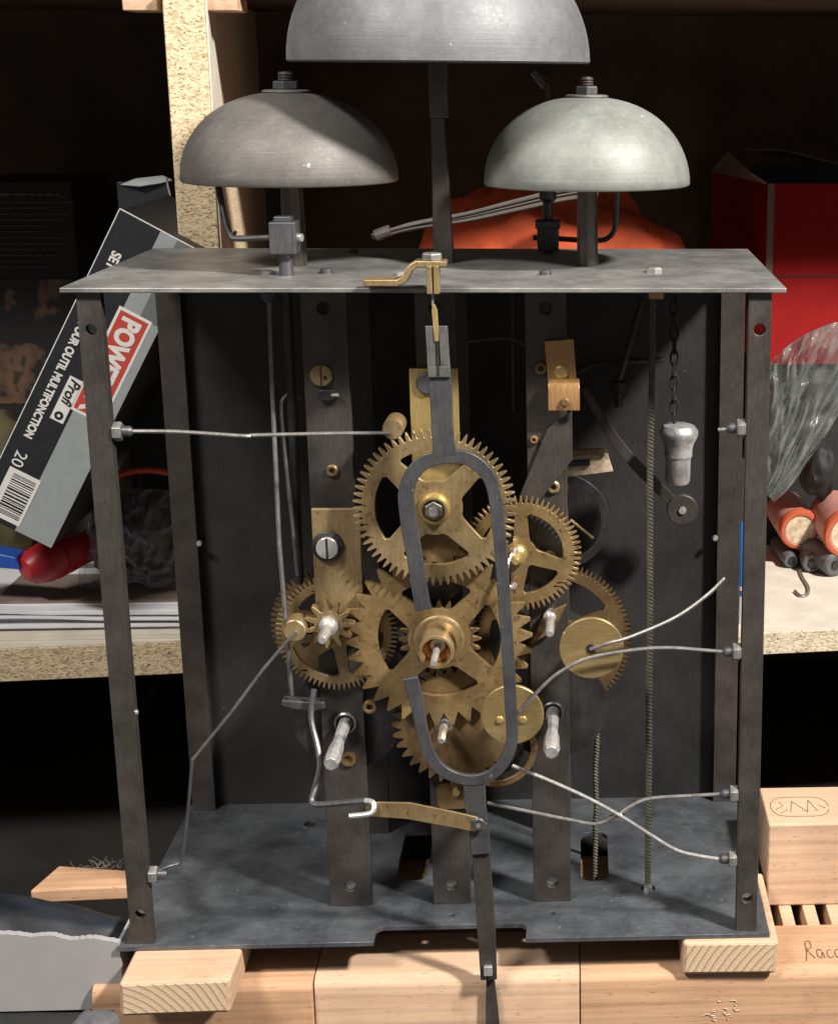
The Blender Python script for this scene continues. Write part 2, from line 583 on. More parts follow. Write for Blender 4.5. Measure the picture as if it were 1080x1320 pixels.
def spline(pts, n=6):
    """Catmull-Rom through tuples of any length"""
    out = []
    m = len(pts)
    for i in range(m - 1):
        p0, p1, p2, p3 = pts[max(i - 1, 0)], pts[i], pts[i + 1], pts[min(i + 2, m - 1)]
        for k in range(n):
            t = k / n
            out.append(tuple(.5 * (2 * b_ + (c - a) * t + (2 * a - 5 * b_ + 4 * c - d) * t * t + (3 * b_ - a - 3 * c + d) * t ** 3) for a, b_, c, d in zip(p0, p1, p2, p3)))
    out.append(tuple(pts[-1]))
    return out
def wpath(px, n=6):
    """smooth path from (u, v, y)"""
    return [W(*p) for p in spline(px, n)] if n > 1 else [W(*p) for p in px]
def gear_outline(cx, cz, Ro, Rr, n, kind, ph=0):
    out = []
    st = 2 * math.pi / n
    for i in range(n):
        a = i * st + ph
        rows = ((-.5, Rr), (-.06, Ro), (.06, Ro), (.499, Rr)) if kind == 'v' else ((-.34, Rr), (-.20, Rr + (Ro - Rr) * .6), (-.06, Ro), (.06, Ro), (.20, Rr + (Ro - Rr) * .6), (.34, Rr))
        for f, r in rows:
            out.append((cx + r * math.cos(a + f * st), cz + r * math.sin(a + f * st)))
    return out
def spoke_holes(cx, cz, hub, rim, angles, w0, w1):
    holes = []
    m = len(angles)
    for i in range(m):
        a0 = rad(angles[i])
        a1 = rad(angles[(i + 1) % m]) + (2 * math.pi if i == m - 1 else 0)
        i0, i1 = a0 + math.asin(min(.95, w0 / 2 / hub)), a1 - math.asin(min(.95, w0 / 2 / hub))
        o0, o1 = a0 + math.asin(w1 / 2 / rim), a1 - math.asin(w1 / 2 / rim)
        if i1 <= i0:
            mid = (a0 + a1) / 2
            i0, i1 = mid - .02, mid + .02
        def P(r, a):
            return (cx + r * math.cos(a), cz + r * math.sin(a))
        c = (rim - hub) * .10
        da, di = c / rim, min(c / hub, (i1 - i0) * .25)
        h = [P(rim - c, o0 + .01)] + [P(rim, o0 + da + (o1 - o0 - 2 * da) * k / 8) for k in range(9)] + [P(rim - c, o1 - .01)]
        h += [P(hub + c, i1)] + [P(hub, i1 - di - (i1 - i0 - 2 * di) * k / 4) for k in range(5)] + [P(hub + c, i0)]
        holes.append(h)
    return holes
def gear(name, mat, parent, u, v, y, rpx, root, n, kind='sq', rim=None, hub=None, angles=None, w=(20, 20), th=2.2, bore=0, ph=0):
    c = W(u, v, y)
    s = L(1, y)
    mb = MB()
    holes = []
    if angles:
        holes = spoke_holes(c.x, c.z, hub * s, rim * s, angles, w[0] * s, w[1] * s)
    if bore:
        holes.append(circle(c.x, c.z, bore * s, 20))
    mb.prism(gear_outline(c.x, c.z, rpx * s, root * s, n, kind, ph), y, y + th, 'xz', holes)
    o = mb.build(name, mat, parent, .32, seg=1)
    return o, c, s
def nut_profile(mb, c, axis, r, h):
    """hexagonal nut"""
    return mb.lathe([(r * .9, 0), (r, r * .12), (r, h - r * .12), (r * .9, h)], c, axis, 6)
def blob(name, mat, parent, c, rx, ry, rz, amp, freq, sub=4, seed=0, rot=None, ridged=False, flat=None, kind=None):
    bm = bmesh.new()
    bmesh.ops.create_icosphere(bm, subdivisions=sub, radius=1)
    R = rot or Matrix.Identity(3)
    for p in bm.verts:
        d = p.co.normalized()
        q = d * freq + Vector((seed * 7.3, seed * 3.1, seed))
        n = noise.noise(q) + .5 * noise.noise(q * 2.1) + .25 * noise.noise(q * 4.3)
        if ridged:
            n = .55 - 2 * abs(noise.noise(q)) - abs(noise.noise(q * 2.2)) * .8
        k = 1 + amp * n
        co = R @ Vector((d.x * rx * k, d.y * ry * k, d.z * rz * k))
        p.co = (Vector(c) + co)
        if flat is not None and p.co.z < flat:
            p.co.z = flat
    mb = MB()
    bm.verts.ensure_lookup_table()
    mb.v = [p.co.copy() for p in bm.verts]
    mb.f = [[q.index for q in f.verts] for f in bm.faces]
    bm.free()
    return mb.build(name, mat, parent, 0, 60, kind)
def text(name, body, size, mat, parent, frame, bold=0, shear=0, xs=1.0, align='LEFT'):
    """flat printed lettering; frame is a Matrix (mm, metres applied here)"""
    cu = bpy.data.curves.new(name, 'FONT')
    cu.body = body
    cu.size = size
    cu.offset = bold
    cu.shear = shear
    cu.align_x = align
    cu.extrude = .03
    t = bpy.data.objects.new('tmp', cu)
    COL.objects.link(t)
    bpy.context.view_layer.update()
    me = bpy.data.meshes.new_from_object(t.evaluated_get(bpy.context.evaluated_depsgraph_get()))
    bpy.data.objects.remove(t)
    mb = MB()
    mb.v = [frame @ Vector((p.co.x * xs, p.co.y, p.co.z)) for p in me.vertices]
    mb.f = [list(p.vertices) for p in me.polygons]
    bpy.data.meshes.remove(me)
    return mb.build(name, mat, parent)

# ================================================================== the setting
ROOF_Z, BACK_Y = 399.0, 500.0
MB().box(-420, 480, BACK_Y, BACK_Y + 12, -60, 640).build('back_wall', 'wall_brown', kind='structure')
MB().box(-432, -420, 150, BACK_Y, -60, 640).build('light_blocker_left', 'wall_dark', kind='structure')  # unseen panel, added to keep world light out of the shelves
MB().box(480, 492, 160, BACK_Y, -60, 640).build('light_blocker_right', 'wall_dark', kind='structure')  # added out of view as well, blocks world light from the right
MB().box(-420, 480, -400, BACK_Y, -72, -60).build('floor', 'wall_dark', kind='structure')
SHELF = 77.0
def slab(name, mat, x0, y0, x1, y1, depth, z0, z1, parent=None, bevel=.4):
    d = Vector((x1 - x0, y1 - y0, 0)).normalized()
    q = Vector((-d.y, d.x, 0)) * depth
    a, b_ = Vector((x0, y0, 0)), Vector((x1, y1, 0))
    zz = lambda p, z: Vector((p.x, p.y, z))
    mb = MB().hexa([zz(a, z0), zz(b_, z0), zz(b_ + q, z0), zz(a + q, z0), zz(a, z1), zz(b_, z1), zz(b_ + q, z1), zz(a + q, z1)])
    return mb.build(name, mat, parent, bevel)
# upper shelf
o = slab('shelf_board', 'wall_brown', -418, 172, 478, 182, 310, ROOF_Z, ROOF_Z + 18)
tag(o, 'dark brown top shelf board above the bells', 'shelf')
# left shelf: chipboard with a pale faced top
t = thing('shelf_board', 'chipboard shelf with thick raw edge holding papers and tool box', 'shelf', (-270, 320, 58))
slab('core', 'chipboard', -415, 147.5, -122, 176.5, 300, 58.5, SHELF - .8, t, .5)
slab('facing', 'shelf_white', -415, 148, -122, 177, 299, SHELF - .8, SHELF, t, .2)
t = thing('shelf_board', 'thin pale chipboard shelf holding orange tubes and hook', 'shelf', (180, 320, 63))
slab('core', 'chipboard_pale', -104, 150, 476, 210, 280, 64, SHELF - .6, t, .5)
slab('facing', 'shelf_white', -104, 150.5, 476, 210.5, 279, SHELF - .6, SHELF, t, .2)
# upright panel
t = thing('upright_panel', 'raw chipboard upright panel behind the left bell', 'panel', (-122, 300, SHELF))
slab('core', 'chipboard', -132.6, 164.5, -113.8, 166.5, 300, SHELF, ROOF_Z - .2, t, .8)
slab('side_facing', 'shelf_white', -113.8, 167.5, -113.0, 167.6, 298, SHELF, ROOF_Z - .4, t, .1)
# battens at the top
for (u0, u1, lab, yy) in ((158, 204, 'short pale batten stub left of the chipboard upright', 172), (262, 306, 'short pale batten stub right of the chipboard upright', 172)):
    a, b_ = W(u0, 14, yy), W(u1, 14, yy)
    mb = MB().box(a.x, b_.x, yy, yy + 26, a.z, ROOF_Z - .1)
    tag(mb.build('wood_batten', 'beech_pale', None, .8), lab, 'batten')

# ------------------------------------------------------------------ bench timber
BT = -18.0
front = [(-152, -58.4, 'beech', -2.0), (-58.0, 57.0, 'beech_pale', .5), (57.4, 250, 'beech', .0)]
t = thing('timber_rail', 'beech rail of three boards that carries the clock blocks', 'rail', (40, 20, -58))
for x0, x1, mt, yo in front:
    # rounded upper front edge (wane)
    prof = [(39, -58), (39, BT - .2), (10 + yo, BT - .2)] + [(yo + 6 * (1 - math.sin(rad(a))), BT - .2 - 4.5 * (1 - math.cos(rad(a)))) for a in (15, 35, 55, 75, 90)] + [(yo, -58)]
    MB().prism(prof, x0, x1, 'yz').build('board', mt, t, .5)
t = thing('timber_plank', 'brown plank lying beneath the clock base', 'plank', (0, 78, -58))
for x0, x1, in ((-138, -20), (-19.5, 96), (96.5, 141)):
    MB().box(x0, x1, 46, 112, -30, BT - .5).build('board', 'beech', t, .5)
t = thing('timber_beam', 'pale beech beam with pencilled circle beside the clock', 'beam', (205, 77, BT - 20))
MB().box(145.5, 300, 57, 98, BT - .4, 24).build('beam', 'beech_pale', t, 1.2)
def scribble(parent, pts, z, r=.16):
    MB().tube([Vector((p[0], p[1], z)) for p in pts], r, 5).build('pencil_mark', 'ink', parent)
c = WZ(1030, 1040, 24)
scribble(t, [(c.x + 14 * math.cos(a), c.y + 12 * math.sin(a) + 1.5 * math.sin(3 * a)) for a in [i * .32 for i in range(20)]], 24.1)
for s_ in ([(-5, -6), (-3, 6)], [(-3, 6), (3, -6)], [(3, -6), (5, 7)], [(5, 7), (8, -5)], [(-12, -3), (-8, 1), (-9, 5)], [(-10, -7), (-6, -3)], [(9, 2), (12, -2)]):
    scribble(t, [(c.x + p[0], c.y + p[1]) for p in s_], 24.1)
# slats in the gap
for k, u in enumerate((1013, 1044, 1075)):
    p = WZ(u, 1176, BT)
    mb = MB().box(p.x - 3, p.x + 3, 39.3, 100, -34, BT - .3)
    tag(mb.build('slat', 'beech_pale', None, .4), 'thin pale slat below the gap between beam and rail', 'slat', 'slats below the timber')
# handwriting on the rail
rail = bpy.data.objects['timber_rail']
p0 = WZ(1036, 1226, BT)
def stroke(pts, sx=1, ox=0):
    MB().tube([Vector((p0.x + ox + p[0] * sx, p0.y + p[1] * 2.0, BT + .0)) for p in spline(pts, 4)], .2, 5).build('pencil_mark', 'ink', rail)
stroke([(0, -4), (1, 0), (1.5, 4), (3.5, 4), (3.5, 1.5), (1.5, .5), (4, -3)])
stroke([(8, 0), (6, .6), (5.5, -2), (7, -3), (8, -.5), (8.5, -3)])
stroke([(12, .3), (10.4, 0), (10, -2), (11, -3), (12.5, -2.4)])
stroke([(15.5, .4), (13.8, 0), (13.6, -2.2), (15, -3), (16.2, -1.8), (15.6, .2), (18, -.2)])
# wood shavings stuck on the rail front
rnd = random.Random(3)
for k in range(14):
    p = W(933 + rnd.uniform(-20, 20), 1302 + rnd.uniform(-12, 10), -.25)
    a = rnd.uniform(0, 6.3)
    q = [p + Vector((math.cos(a + .6 * j) * j * .9, 0, math.sin(a + .6 * j) * j * .6)) for j in range(4)]
    MB().tube(q, .2, 5).build('shaving', 'cream', rail)
# the two pine blocks
lb = thing('wood_block', 'pine block with ringed end grain sticking out under the left clock corner', 'block', (-112, 0, BT))
def block(par, x0, x1, y0, y1, z0, z1, skew, em):
    mb = MB().hexa([(x0, y0, z0), (x1 - 1, y0 + skew, z0), (x1 - 1, y1, z0), (x0, y1, z0), (x0 + .5, y0, z1), (x1, y0 + skew, z1), (x1, y1, z1), (x0 + .5, y1, z1)])
    mb.build('body', 'beech_pale', par, 1.6, seg=3)
    d = .25
    MB().hexa([(x0 + 1.6, y0 - d, z0 + 1.5), (x1 - 2.8, y0 + skew - d, z0 + 1.5), (x1 - 2.8, y0 + skew + .4, z0 + 1.5), (x0 + 1.6, y0 + .4, z0 + 1.5),
               (x0 + 2, y0 - d, z1 - 1.3), (x1 - 1.8, y0 + skew - d, z1 - 1.3), (x1 - 1.8, y0 + skew + .4, z1 - 1.3), (x0 + 2, y0 + .4, z1 - 1.3)]).build('end_grain', em, par, .2)
block(lb, -133.5, -87.5, -25, 60, BT, -2.1, 1.0, 'pine_end')
rb = thing('wood_block', 'pine block under the right clock corner beside the pencilled rail', 'block', (122, 0, BT))
block(rb, 101.5, 143.8, -2.5, 60, BT, -2.1, -.8, 'pine_end_right')
# small offcut at the left
t = MB().hexa([(-200, 71, BT + 1), (-136, 73, BT + 1.5), (-136, 84, BT + 1.5), (-193, 96, BT + 1), (-200, 71, BT + 8.2), (-136, 73, BT + 9), (-136, 84, BT + 9), (-194, 96, BT + 8.2)]).build('wood_offcut', 'beech', None, 1.4, seg=3)
tag(t, 'flat pale wood stick poking out behind the left pillar', 'offcut')
rnd = random.Random(9)
fl = MB()
for k in range(34):
    p = Vector((-172 + rnd.gauss(0, 6), 92 + rnd.uniform(-4, 4), BT + 8.4))
    a = rnd.uniform(0, 6.3)
    fl.tube([p + Vector((math.cos(a + j * .7) * j * .9, math.sin(a) * j * .5, j * rnd.uniform(.2, 1.3))) for j in range(5)], .06, 4)
tag(fl.build('dust_fluff', 'hair_grey'), 'wispy grey fluff caught on the flat wood stick', 'fluff')
# grey carton, navy bag and cloth at the lower left
t = thing('carton', 'grey cardboard carton with torn upper edge beside the left wood block', 'box', (-195, 20, -31))
top = [(-250, 8.6), (-230, 8.2), (-205, 7.2), (-186, 6.5), (-176, 5.0), (-168, 5.6), (-160, 3.2), (-150, 3.6), (-139.5, 1.2)]
rnd = random.Random(5)
top = [(x, z + rnd.uniform(-.22, .22)) for x, z in spline(top, 9)]
MB().prism(top + [(-139.5, -31), (-250, -31)], 2, 5).build('front_panel', 'box_grey', t, .3)
MB().box(-142, -139.5, 5.05, 44, -31, -1).build('side_panel', 'box_grey', t, .3)
MB().box(-250, -142.05, 5.05, 44, -31, -29).build('bottom_panel', 'box_grey', t)
o = blob('bag', 'navy_bag', None, (-212, 52, -46), 84, 32, 39, .13, 1.3, 5, 3, None, False)
tag(o, 'crumpled navy fabric bag behind the grey carton', 'bag')
o = blob('cloth', 'black_cloth', None, (-190, 25, -47), 75, 55, 17, .12, 3, 4, 5, None, False, -60)
tag(o, 'black cloth heap under the grey carton', 'cloth')
o = blob('rag', 'grey_plastic', None, W(125, 1322, -30), 10, 9, 6, .3, 2, 3, 8)
tag(o, 'small dark grey lump below the grey carton', 'rag')

# ================================================================== shelf contents, left
# leaning tool carton
FY = 150.0
px = L(1, FY)
e1 = Vector((-.485, 0, -.875)).normalized()       # along the lettering
e2 = Vector((.875, 0, -.485)).normalized()        # upwards in the lettering
O = W(155, 270, FY)                              # top left corner of the narrow face
n_ = Vector((0, -1, 0))
tb = thing('tool_carton', 'leaning black and grey power tool carton with red and white lettering', 'carton', W(40, 705, FY + 40))
def face(a0, a1, b0, b1, d0, d1, name, mat, par, bev=0):
    c = []
    for d in (d0, d1):
        for a, b_ in ((a0, b0), (a1, b0), (a1, b1), (a0, b1)):
            c.append(O + e1 * a * px + e2 * b_ * px + Vector((0, d, 0)))
    return MB().hexa(c).build(name, mat, par, bev)
def frame(a, b_, d=-.25):
    p = O + e1 * a * px + e2 * b_ * px + Vector((0, d, 0))
    zz = e1.cross(e2)
    return Matrix(((e1.x, e2.x, zz.x, p.x), (e1.y, e2.y, zz.y, p.y), (e1.z, e2.z, zz.z, p.z), (0, 0, 0, 1)))
face(0, 445, 0, 106, .35, 95, 'body', 'black_card', tb, .5)
face(-.5, 445, 0, 54.4, -.0, .3, 'black_band', 'black_card', tb)
face(0, 445, 55.0, 106, -.0, .3, 'grey_band', 'grey_card', tb)
face(0, 112, 78, 105, -.05, .28, 'pale_corner', 'slate_card', tb)
face(-1, 446, -1.2, .0, -.1, .35, 'worn_edge', 'white_print', tb)
face(-1.6, -.2, 0, 106, -.1, .35, 'worn_edge', 'white_print', tb)
face(110, 262, 50, 95, -.12, .02, 'label_border', 'white_print', tb)
lr = face(114, 258, 53.5, 91.5, -.2, -.05, 'red_label', 'red_print', tb)
text('lettering', 'POWERFIX', 33 * px, 'white_print', tb, frame(119, 61), .62, 0, .84)
face(222, 285, 33, 51, -.30, -.1, 'white_label', 'white_print', tb)
text('lettering', 'Profi', 19 * px, 'black_print', tb, frame(224, 37, -.36), .2, .25, .95)
MB().lathe([(0, 0), (5.8 * px, 0), (5.8 * px, .1), (0, .1)], O + e1 * 277 * px + e2 * 42 * px + Vector((0, -.32, 0)), (0, -1, 0), 16).build('emblem', 'black_print', tb)
MB().lathe([(0, 0), (2.2 * px, 0), (2.2 * px, .1), (0, .1)], O + e1 * 277 * px + e2 * 42 * px + Vector((0, -.44, 0)), (0, -1, 0), 8).build('emblem', 'white_print', tb)
text('lettering', 'POUR OUTIL MULTIFONCTION', 15 * px, 'white_print', tb, frame(153, 14), .24, 0, .80)
text('lettering', 'SET', 17 * px, 'white_print', tb, frame(50, 14), .24, 0, .9)
text('lettering', '20', 22 * px, 'white_print', tb, frame(343, 14), .02, 0, 1)
face(368, 438, 15, 58, -.2, .02, 'barcode_label', 'white_print', tb)
rnd = random.Random(2)
a = 374.0
while a < 432:
    w_ = rnd.choice((1.0, 1.2, 2.0, 2.8))
    face(a, a + w_, 23, 54, -.28, -.15, 'barcode_bar', 'black_print', tb)
    a += w_ + rnd.choice((1.0, 1.4, 2.2))
# darker carton behind it with a pale flap
t = thing('carton', 'black carton with pale curled flap beside the chipboard upright', 'carton', (-175, 285, SHELF))
a, b_ = W(150, 232, 262), W(222, 232, 262)
MB().box(a.x, b_.x - 2, 262, 330, SHELF, a.z - 1).build('body', 'black_card', t, .5)
p = [W(155, 238, 261), W(175, 230, 262), W(210, 226, 262), W(222, 232, 262), W(206, 236, 260), W(180, 240, 258)]
mb = MB()
mb.v = p + [q + Vector((0, .6, -.5)) for q in p]
k = len(p)
mb.f = [list(range(k)), list(range(2 * k - 1, k - 1, -1))] + [[i, (i + 1) % k, k + (i + 1) % k, k + i] for i in range(k)]
mb.build('flap', 'grey_card', t)
MB().tube([W(214, 228, 261), W(222, 262, 261), W(228, 290, 261)], .5, 5).build('worn_edge', 'grey_card', t)
# big dim carton with print
t = thing('carton', 'dim black carton with faint text and brown printed shapes', 'carton', (-300, 400, SHELF))
a, b_ = W(-40, 234, 360), W(116, 520, 360)
MB().box(a.x, b_.x, 360, 440, SHELF, a.z).build('body', 'dim_carton', t, .6)
a, b_ = W(-30, 360, 359), W(108, 520, 359)
MB().box(a.x, b_.x, 359.5, 359.95, b_.z, a.z).build('printed_picture', 'skull_print', t)
rnd = random.Random(12)
v = 249
for k in range(13):
    a = W(0, v, 359.4)
    x = a.x
    end = W(rnd.uniform(50, 106), v, 359.4).x
    h = L(3.2 if k == 0 else 1.3, 360)
    mb = MB()
    while x < end:
        w_ = rnd.uniform(3, 9)
        mb.box(x, min(x + w_, end), 359.4, 359.95, a.z - h, a.z)
        x += w_ + 1.3
    mb.build('faint_print_line', 'faint_print', t)
    v += 11 if k == 0 else 7.6
c = W(2, 600, 330)
o = blob('pouch', 'olive', None, (c.x, 330, (c.z + 30 + SHELF) / 2), 22, 25, (c.z + 30 - SHELF) / 2 + 2, .12, 2, 4, 2, None, False, SHELF)
tag(o, 'olive cloth pouch behind the leaning tool carton', 'pouch')
# papers
t = thing('paper_stack', 'stack of white magazines lying on the left shelf', 'papers', (-200, 215, SHELF))
zz = SHELF + .05
for k, (h, mt, x0, x1, yo, sk) in enumerate(((3.2, 'shelf_white', -270, -118, 178, .05), (1.6, 'paper', -275, -121, 185, .02), (1.6, 'paper', -268, -120, 183, .06), (1.4, 'paper', -272, -124, 187, -.02), (1.3, 'paper_dark', -266, -120, 193, .05), (2.2, 'paper', -272, -128, 190, .03), (1.2, 'paper', -262, -126, 196, -.03), (1.2, 'paper_dark', -250, -122, 200, .05))):
    slab('magazine', mt, x0, yo + sk * x0 * .2, x1, yo + sk * x1 * .2, 90 - k * 3, zz, zz + h, t, .25)
    zz += h + .05
PAPER = zz
for (x0, x1, yf, base, amp, ph, mt) in ((-276, -118, 180.5, SHELF + 8.2, 4.6, .4, 'paper'), (-270, -122, 184.0, SHELF + 10.2, 5.0, 1.3, 'paper')):
    mb = MB()
    NX, NY = 40, 10
    for lay in (0, .25):
        for i in range(NX + 1):
            f = i / NX
            for k in range(NY + 1):
                h = k / NY
                lift = amp * (1 - h) ** 2 * max(0, math.sin(f * 5.2 + ph)) * .6 + (1 - h) ** 3 * .8
                mb.v.append(Vector((x0 + (x1 - x0) * f, yf + 1.2 * math.sin(f * 4) + 70 * h, base + lift * .55 + lay + 4.2 * h)))
    n0 = (NX + 1) * (NY + 1)
    for i in range(NX):
        for k in range(NY):
            a = i * (NY + 1) + k
            mb.f.append([a, a + NY + 1, a + NY + 2, a + 1])
            mb.f.append([n0 + a, n0 + a + 1, n0 + a + NY + 2, n0 + a + NY + 1])
    for i in range(NX):
        a = i * (NY + 1)
        mb.f.append([a, n0 + a, n0 + a + NY + 1, a + NY + 1])
    mb.build('sheet', mt, t, 0, 60)
# red handle and blue clip under the carton
t = thing('red_tool', 'glossy red plastic handled tool under the leaning tool carton', 'tool', W(65, 750, 195))
c = W(66, 722, 200)
MB().lathe([(0, -17), (5.5, -15.6), (9.2, -11), (10.6, -4), (10.6, 3), (10.2, 3.4), (9.4, 3.6), (9.4, 4.6), (10.2, 5), (9.8, 10), (8.6, 18), (8.2, 40), (0, 41)], c, (.62, .77, .10), 28).build('grip', 'red_plastic', t)
MB().tube([c + Vector((.62, .77, .1)).normalized() * 40, c + Vector((.62, .77, .1)).normalized() * 75], 3.2, 12).build('shaft', 'strap_steel', t)
c = W(8, 712, 192)
o = MB().hexa([(c.x - 30, 190, c.z - 5), (c.x + 9, 186, c.z - 8), (c.x + 9, 200, c.z - 8), (c.x - 30, 204, c.z - 5), (c.x - 30, 190, c.z + 6), (c.x + 7, 186, c.z - 1), (c.x + 7, 200, c.z - 1), (c.x - 30, 204, c.z + 6)]).build('blue_clip', 'blue_plastic', None, 1)
tag(o, 'bright blue plastic piece beside the red handle', 'clip')
# black pouch with red piping inside clear bag
t = thing('bagged_tool', 'black tool with red piping in a clear plastic bag', 'bag', W(170, 748, 215))
c = W(172, 690, 232)
blob('contents', 'black_rubber', t, c, 24, 20, 22, .22, 2.0, 5, 4, None, False)
MB().tube(wpath([(108, 660, 222), (125, 630, 214), (155, 612, 210), (190, 606, 210), (225, 612, 212), (240, 630, 216)]), 1.7, 8).build('piping', 'red_print', t)
mb = MB()
NU, NV = 60, 50
for i in range(NV + 1):
    for k in range(NU + 1):
        f, h = k / NU, i / NV
        u = 106 + 22 * (1 - h) + (132 - 22 * (1 - h)) * f
        v = 628 + 118 * h + 5 * math.sin(f * 9) * h - 8 * (1 - h) * math.sin(math.pi * f)
        bulge = (math.sin(math.pi * min(1, max(0, f))) * math.sin(math.pi * (.12 + .88 * h) * .9)) * 16
        q = Vector((f * 3.2 + h * 1.6, h * 2.2 - f, 2.0))
        fold = (1 - 2 * abs(noise.noise(q * 1.5))) * 5 + (1 - 2 * abs(noise.noise(q * 3.1))) * 3
        p = W(u, v, 222)
        mb.v.append(Vector((p.x, 218 - bulge - fold, max(p.z, PAPER + .2))))
for i in range(NV):
    for k in range(NU):
        a = i * (NU + 1) + k
        mb.f.append([a, a + 1, a + NU + 2, a + NU + 1])
mb.build('film', 'bag_film', t, 0, 180)

# ================================================================== shelf contents, right
o = blob('orange_bag', 'orange_cloth', None, (40, 330, 172), 100, 42, 134, .10, 2.6, 5, 6, None, False, SHELF)
tag(o, 'orange cloth bag behind the centre bell post', 'bag')
t = thing('cable_bundle', 'bundle of grey cables slung in front of the orange bag', 'cables', W(560, 300, 255))
rnd = random.Random(4)
for k in range(12):
    dv, dy = rnd.uniform(-9, 9), rnd.uniform(-5, 5)
    sp = rnd.uniform(.3, 1)
    MB().tube(wpath([(482 + rnd.uniform(-4, 8), 305 + dv * .4, 258 + dy * .4), (530, 292 + dv * .6 * sp, 258 + dy), (600, 280 + dv * .7, 256 + dy), (660, 266 + dv * .9, 256 + dy), (720, 252 + dv, 262 + dy), (770, 244 + dv, 275 + dy)]), .62, 6).build('cable', 'grey_cable', t)
MB().tube(wpath([(484, 304, 256), (494, 300, 256), (503, 297, 256)]), 3.2, 10).build('cable_tie', 'grey_cable', t)
# red box on a dark base
rx, ry = W(990, 236, 335).x, 335
zt = W(990, 236, 335).z
zb = W(990, 470, 335).z
t = thing('dark_crate', 'black crate under the red carton', 'crate', (rx + 70, ry + 60, SHELF))
MB().box(rx - 2, 330, ry + 4, ry + 124, SHELF, zb - .1).build('body', 'dim_carton', t, .5)
t = thing('red_carton', 'red cardboard carton with open brown flaps', 'carton', (rx + 70, ry + 60, zb))
MB().box(rx, 330, ry, ry + 2.5, zb, zt).build('front_panel', 'red_card', t, .4)
slab('side_panel', 'red_card', rx - 24, ry + 120, rx, ry + .6, 2.5, zb, zt, t, .3)
MB().box(rx - 24, 330, ry + 122, ry + 124, zb, zt + 3).build('back_panel', 'black_card', t, .3)
MB().box(rx - .3, rx + 3.6, ry - .35, ry - .05, zb + 40, zt - .3).build('corner_strip', 'dust_card', t)
MB().box(rx + 3, 330, ry - .3, ry - .02, W(1040, 356, 335).z - .4, W(1040, 356, 335).z + .4).build('fold_line', 'black_card', t)
def flap(p, mat):
    mb = MB()
    mb.v = [Vector(q) for q in p] + [Vector(q) + Vector((.3, .8, -.9)) for q in p]
    k = len(p)
    mb.f = [list(range(k)), list(range(2 * k - 1, k - 1, -1))] + [[i, (i + 1) % k, k + (i + 1) % k, k + i] for i in range(k)]
    mb.build('flap', mat, t)
flap([(rx - 1, ry, zt), (rx - 25, ry + 110, zt + 1), W(938, 195, ry + 60), W(966, 222, ry - 4)], 'brown_card')
flap([W(958, 192, ry + 40), W(1008, 192, ry + 20), W(1085, 212, ry + 20), W(1100, 196, ry + 60), W(1000, 172, ry + 90), W(950, 180, ry + 80)], 'brown_card')
# clear plastic bag
mb = MB()
NA, NR = 90, 26
for layer, (y0, ph) in enumerate(((272, 0.0), (284, 2.0))):
    b0 = len(mb.v)
    for i in range(NR + 1):
        rr = 25 + 255 * i / NR
        a0 = 38 + 12 * min(1, rr / 160) - 14 * max(0, (90 - rr) / 90)
        for k in range(NA + 1):
            f = k / NA
            th = rad(a0 + (90 - a0) * f)
            lim = 1 - .36 * max(0, (math.degrees(th) - 62) / 26) ** 1.2
            q = Vector((th * 4 + ph, rr * .010, layer * 3.0))
            bend = noise.noise(q) * .35
            fold = (1 - 2 * abs(noise.noise(Vector(((th + bend) * 7 + ph, rr * .007, ph))))) * 9 + (1 - 2 * abs(noise.noise(Vector(((th - bend) * 13, rr * .016, 4 + ph))))) * 4.5 + noise.noise(q * 3) * 5 + (1 - 2 * abs(noise.noise(Vector((th * 5 + rr * .03, rr * .022, 7 + ph))))) * 6
            rim_ = math.sin(math.pi * f) ** .35
            yy = y0 + (8 - layer * 16) * (1 - rim_) - fold * (.25 + .75 * i / NR)
            mb.v.append(W(975 + rr * lim * math.cos(th), 660 - rr * lim * math.sin(th), yy))
    for i in range(NR):
        for k in range(NA):
            a = b0 + i * (NA + 1) + k
            mb.f.append([a, a + 1, a + NA + 2, a + NA + 1])
o = mb.build('plastic_bag', 'clear_film', None, 0, 180)
tag(o, 'crumpled clear plastic bag in front of the red carton', 'bag')
# tubes
for (u, v, y, r, lab) in ((1031, 684, 293, 12.0, 'orange wrapped tube with cream end under the plastic bag'), (1094, 690, 270, 14.6, 'thick pink wrapped tube leaning beside the orange tube')):
    c = W(u, v, y)
    t = thing('wrapped_tube', lab, 'tube', (c.x, y + 20, c.z - r), 'wrapped tubes')
    ax = Vector((-.10, 1, .06))
    MB().lathe([(r * .72, 1.2), (r * .8, 0), (r, 1.0), (r * 1.02, 4), (r * 1.0, 26), (r * .97, 42), (0, 42)], c, ax, 32).build('wrap', 'pink_wrap', t)
    MB().lathe([(r * .80, -.15), (r * .96, .0), (r * 1.03, 1.6), (r * 1.035, 4), (r * 1.01, 6.5)], c, ax, 32, False).build('rim', 'orange_wrap', t)
    MB().lathe([(0, .6), (r * .73, .6), (r * .73, 2), (0, 2)], c, ax, 24).build('end_disc', 'cream', t)
o = blob('rubber_piece', 'black_rubber', None, W(1056, 604, 300), 12, 14, 18, .2, 2.5, 4, 3)
tag(o, 'black rubber piece wedged between plastic bag and tubes', 'rubber')
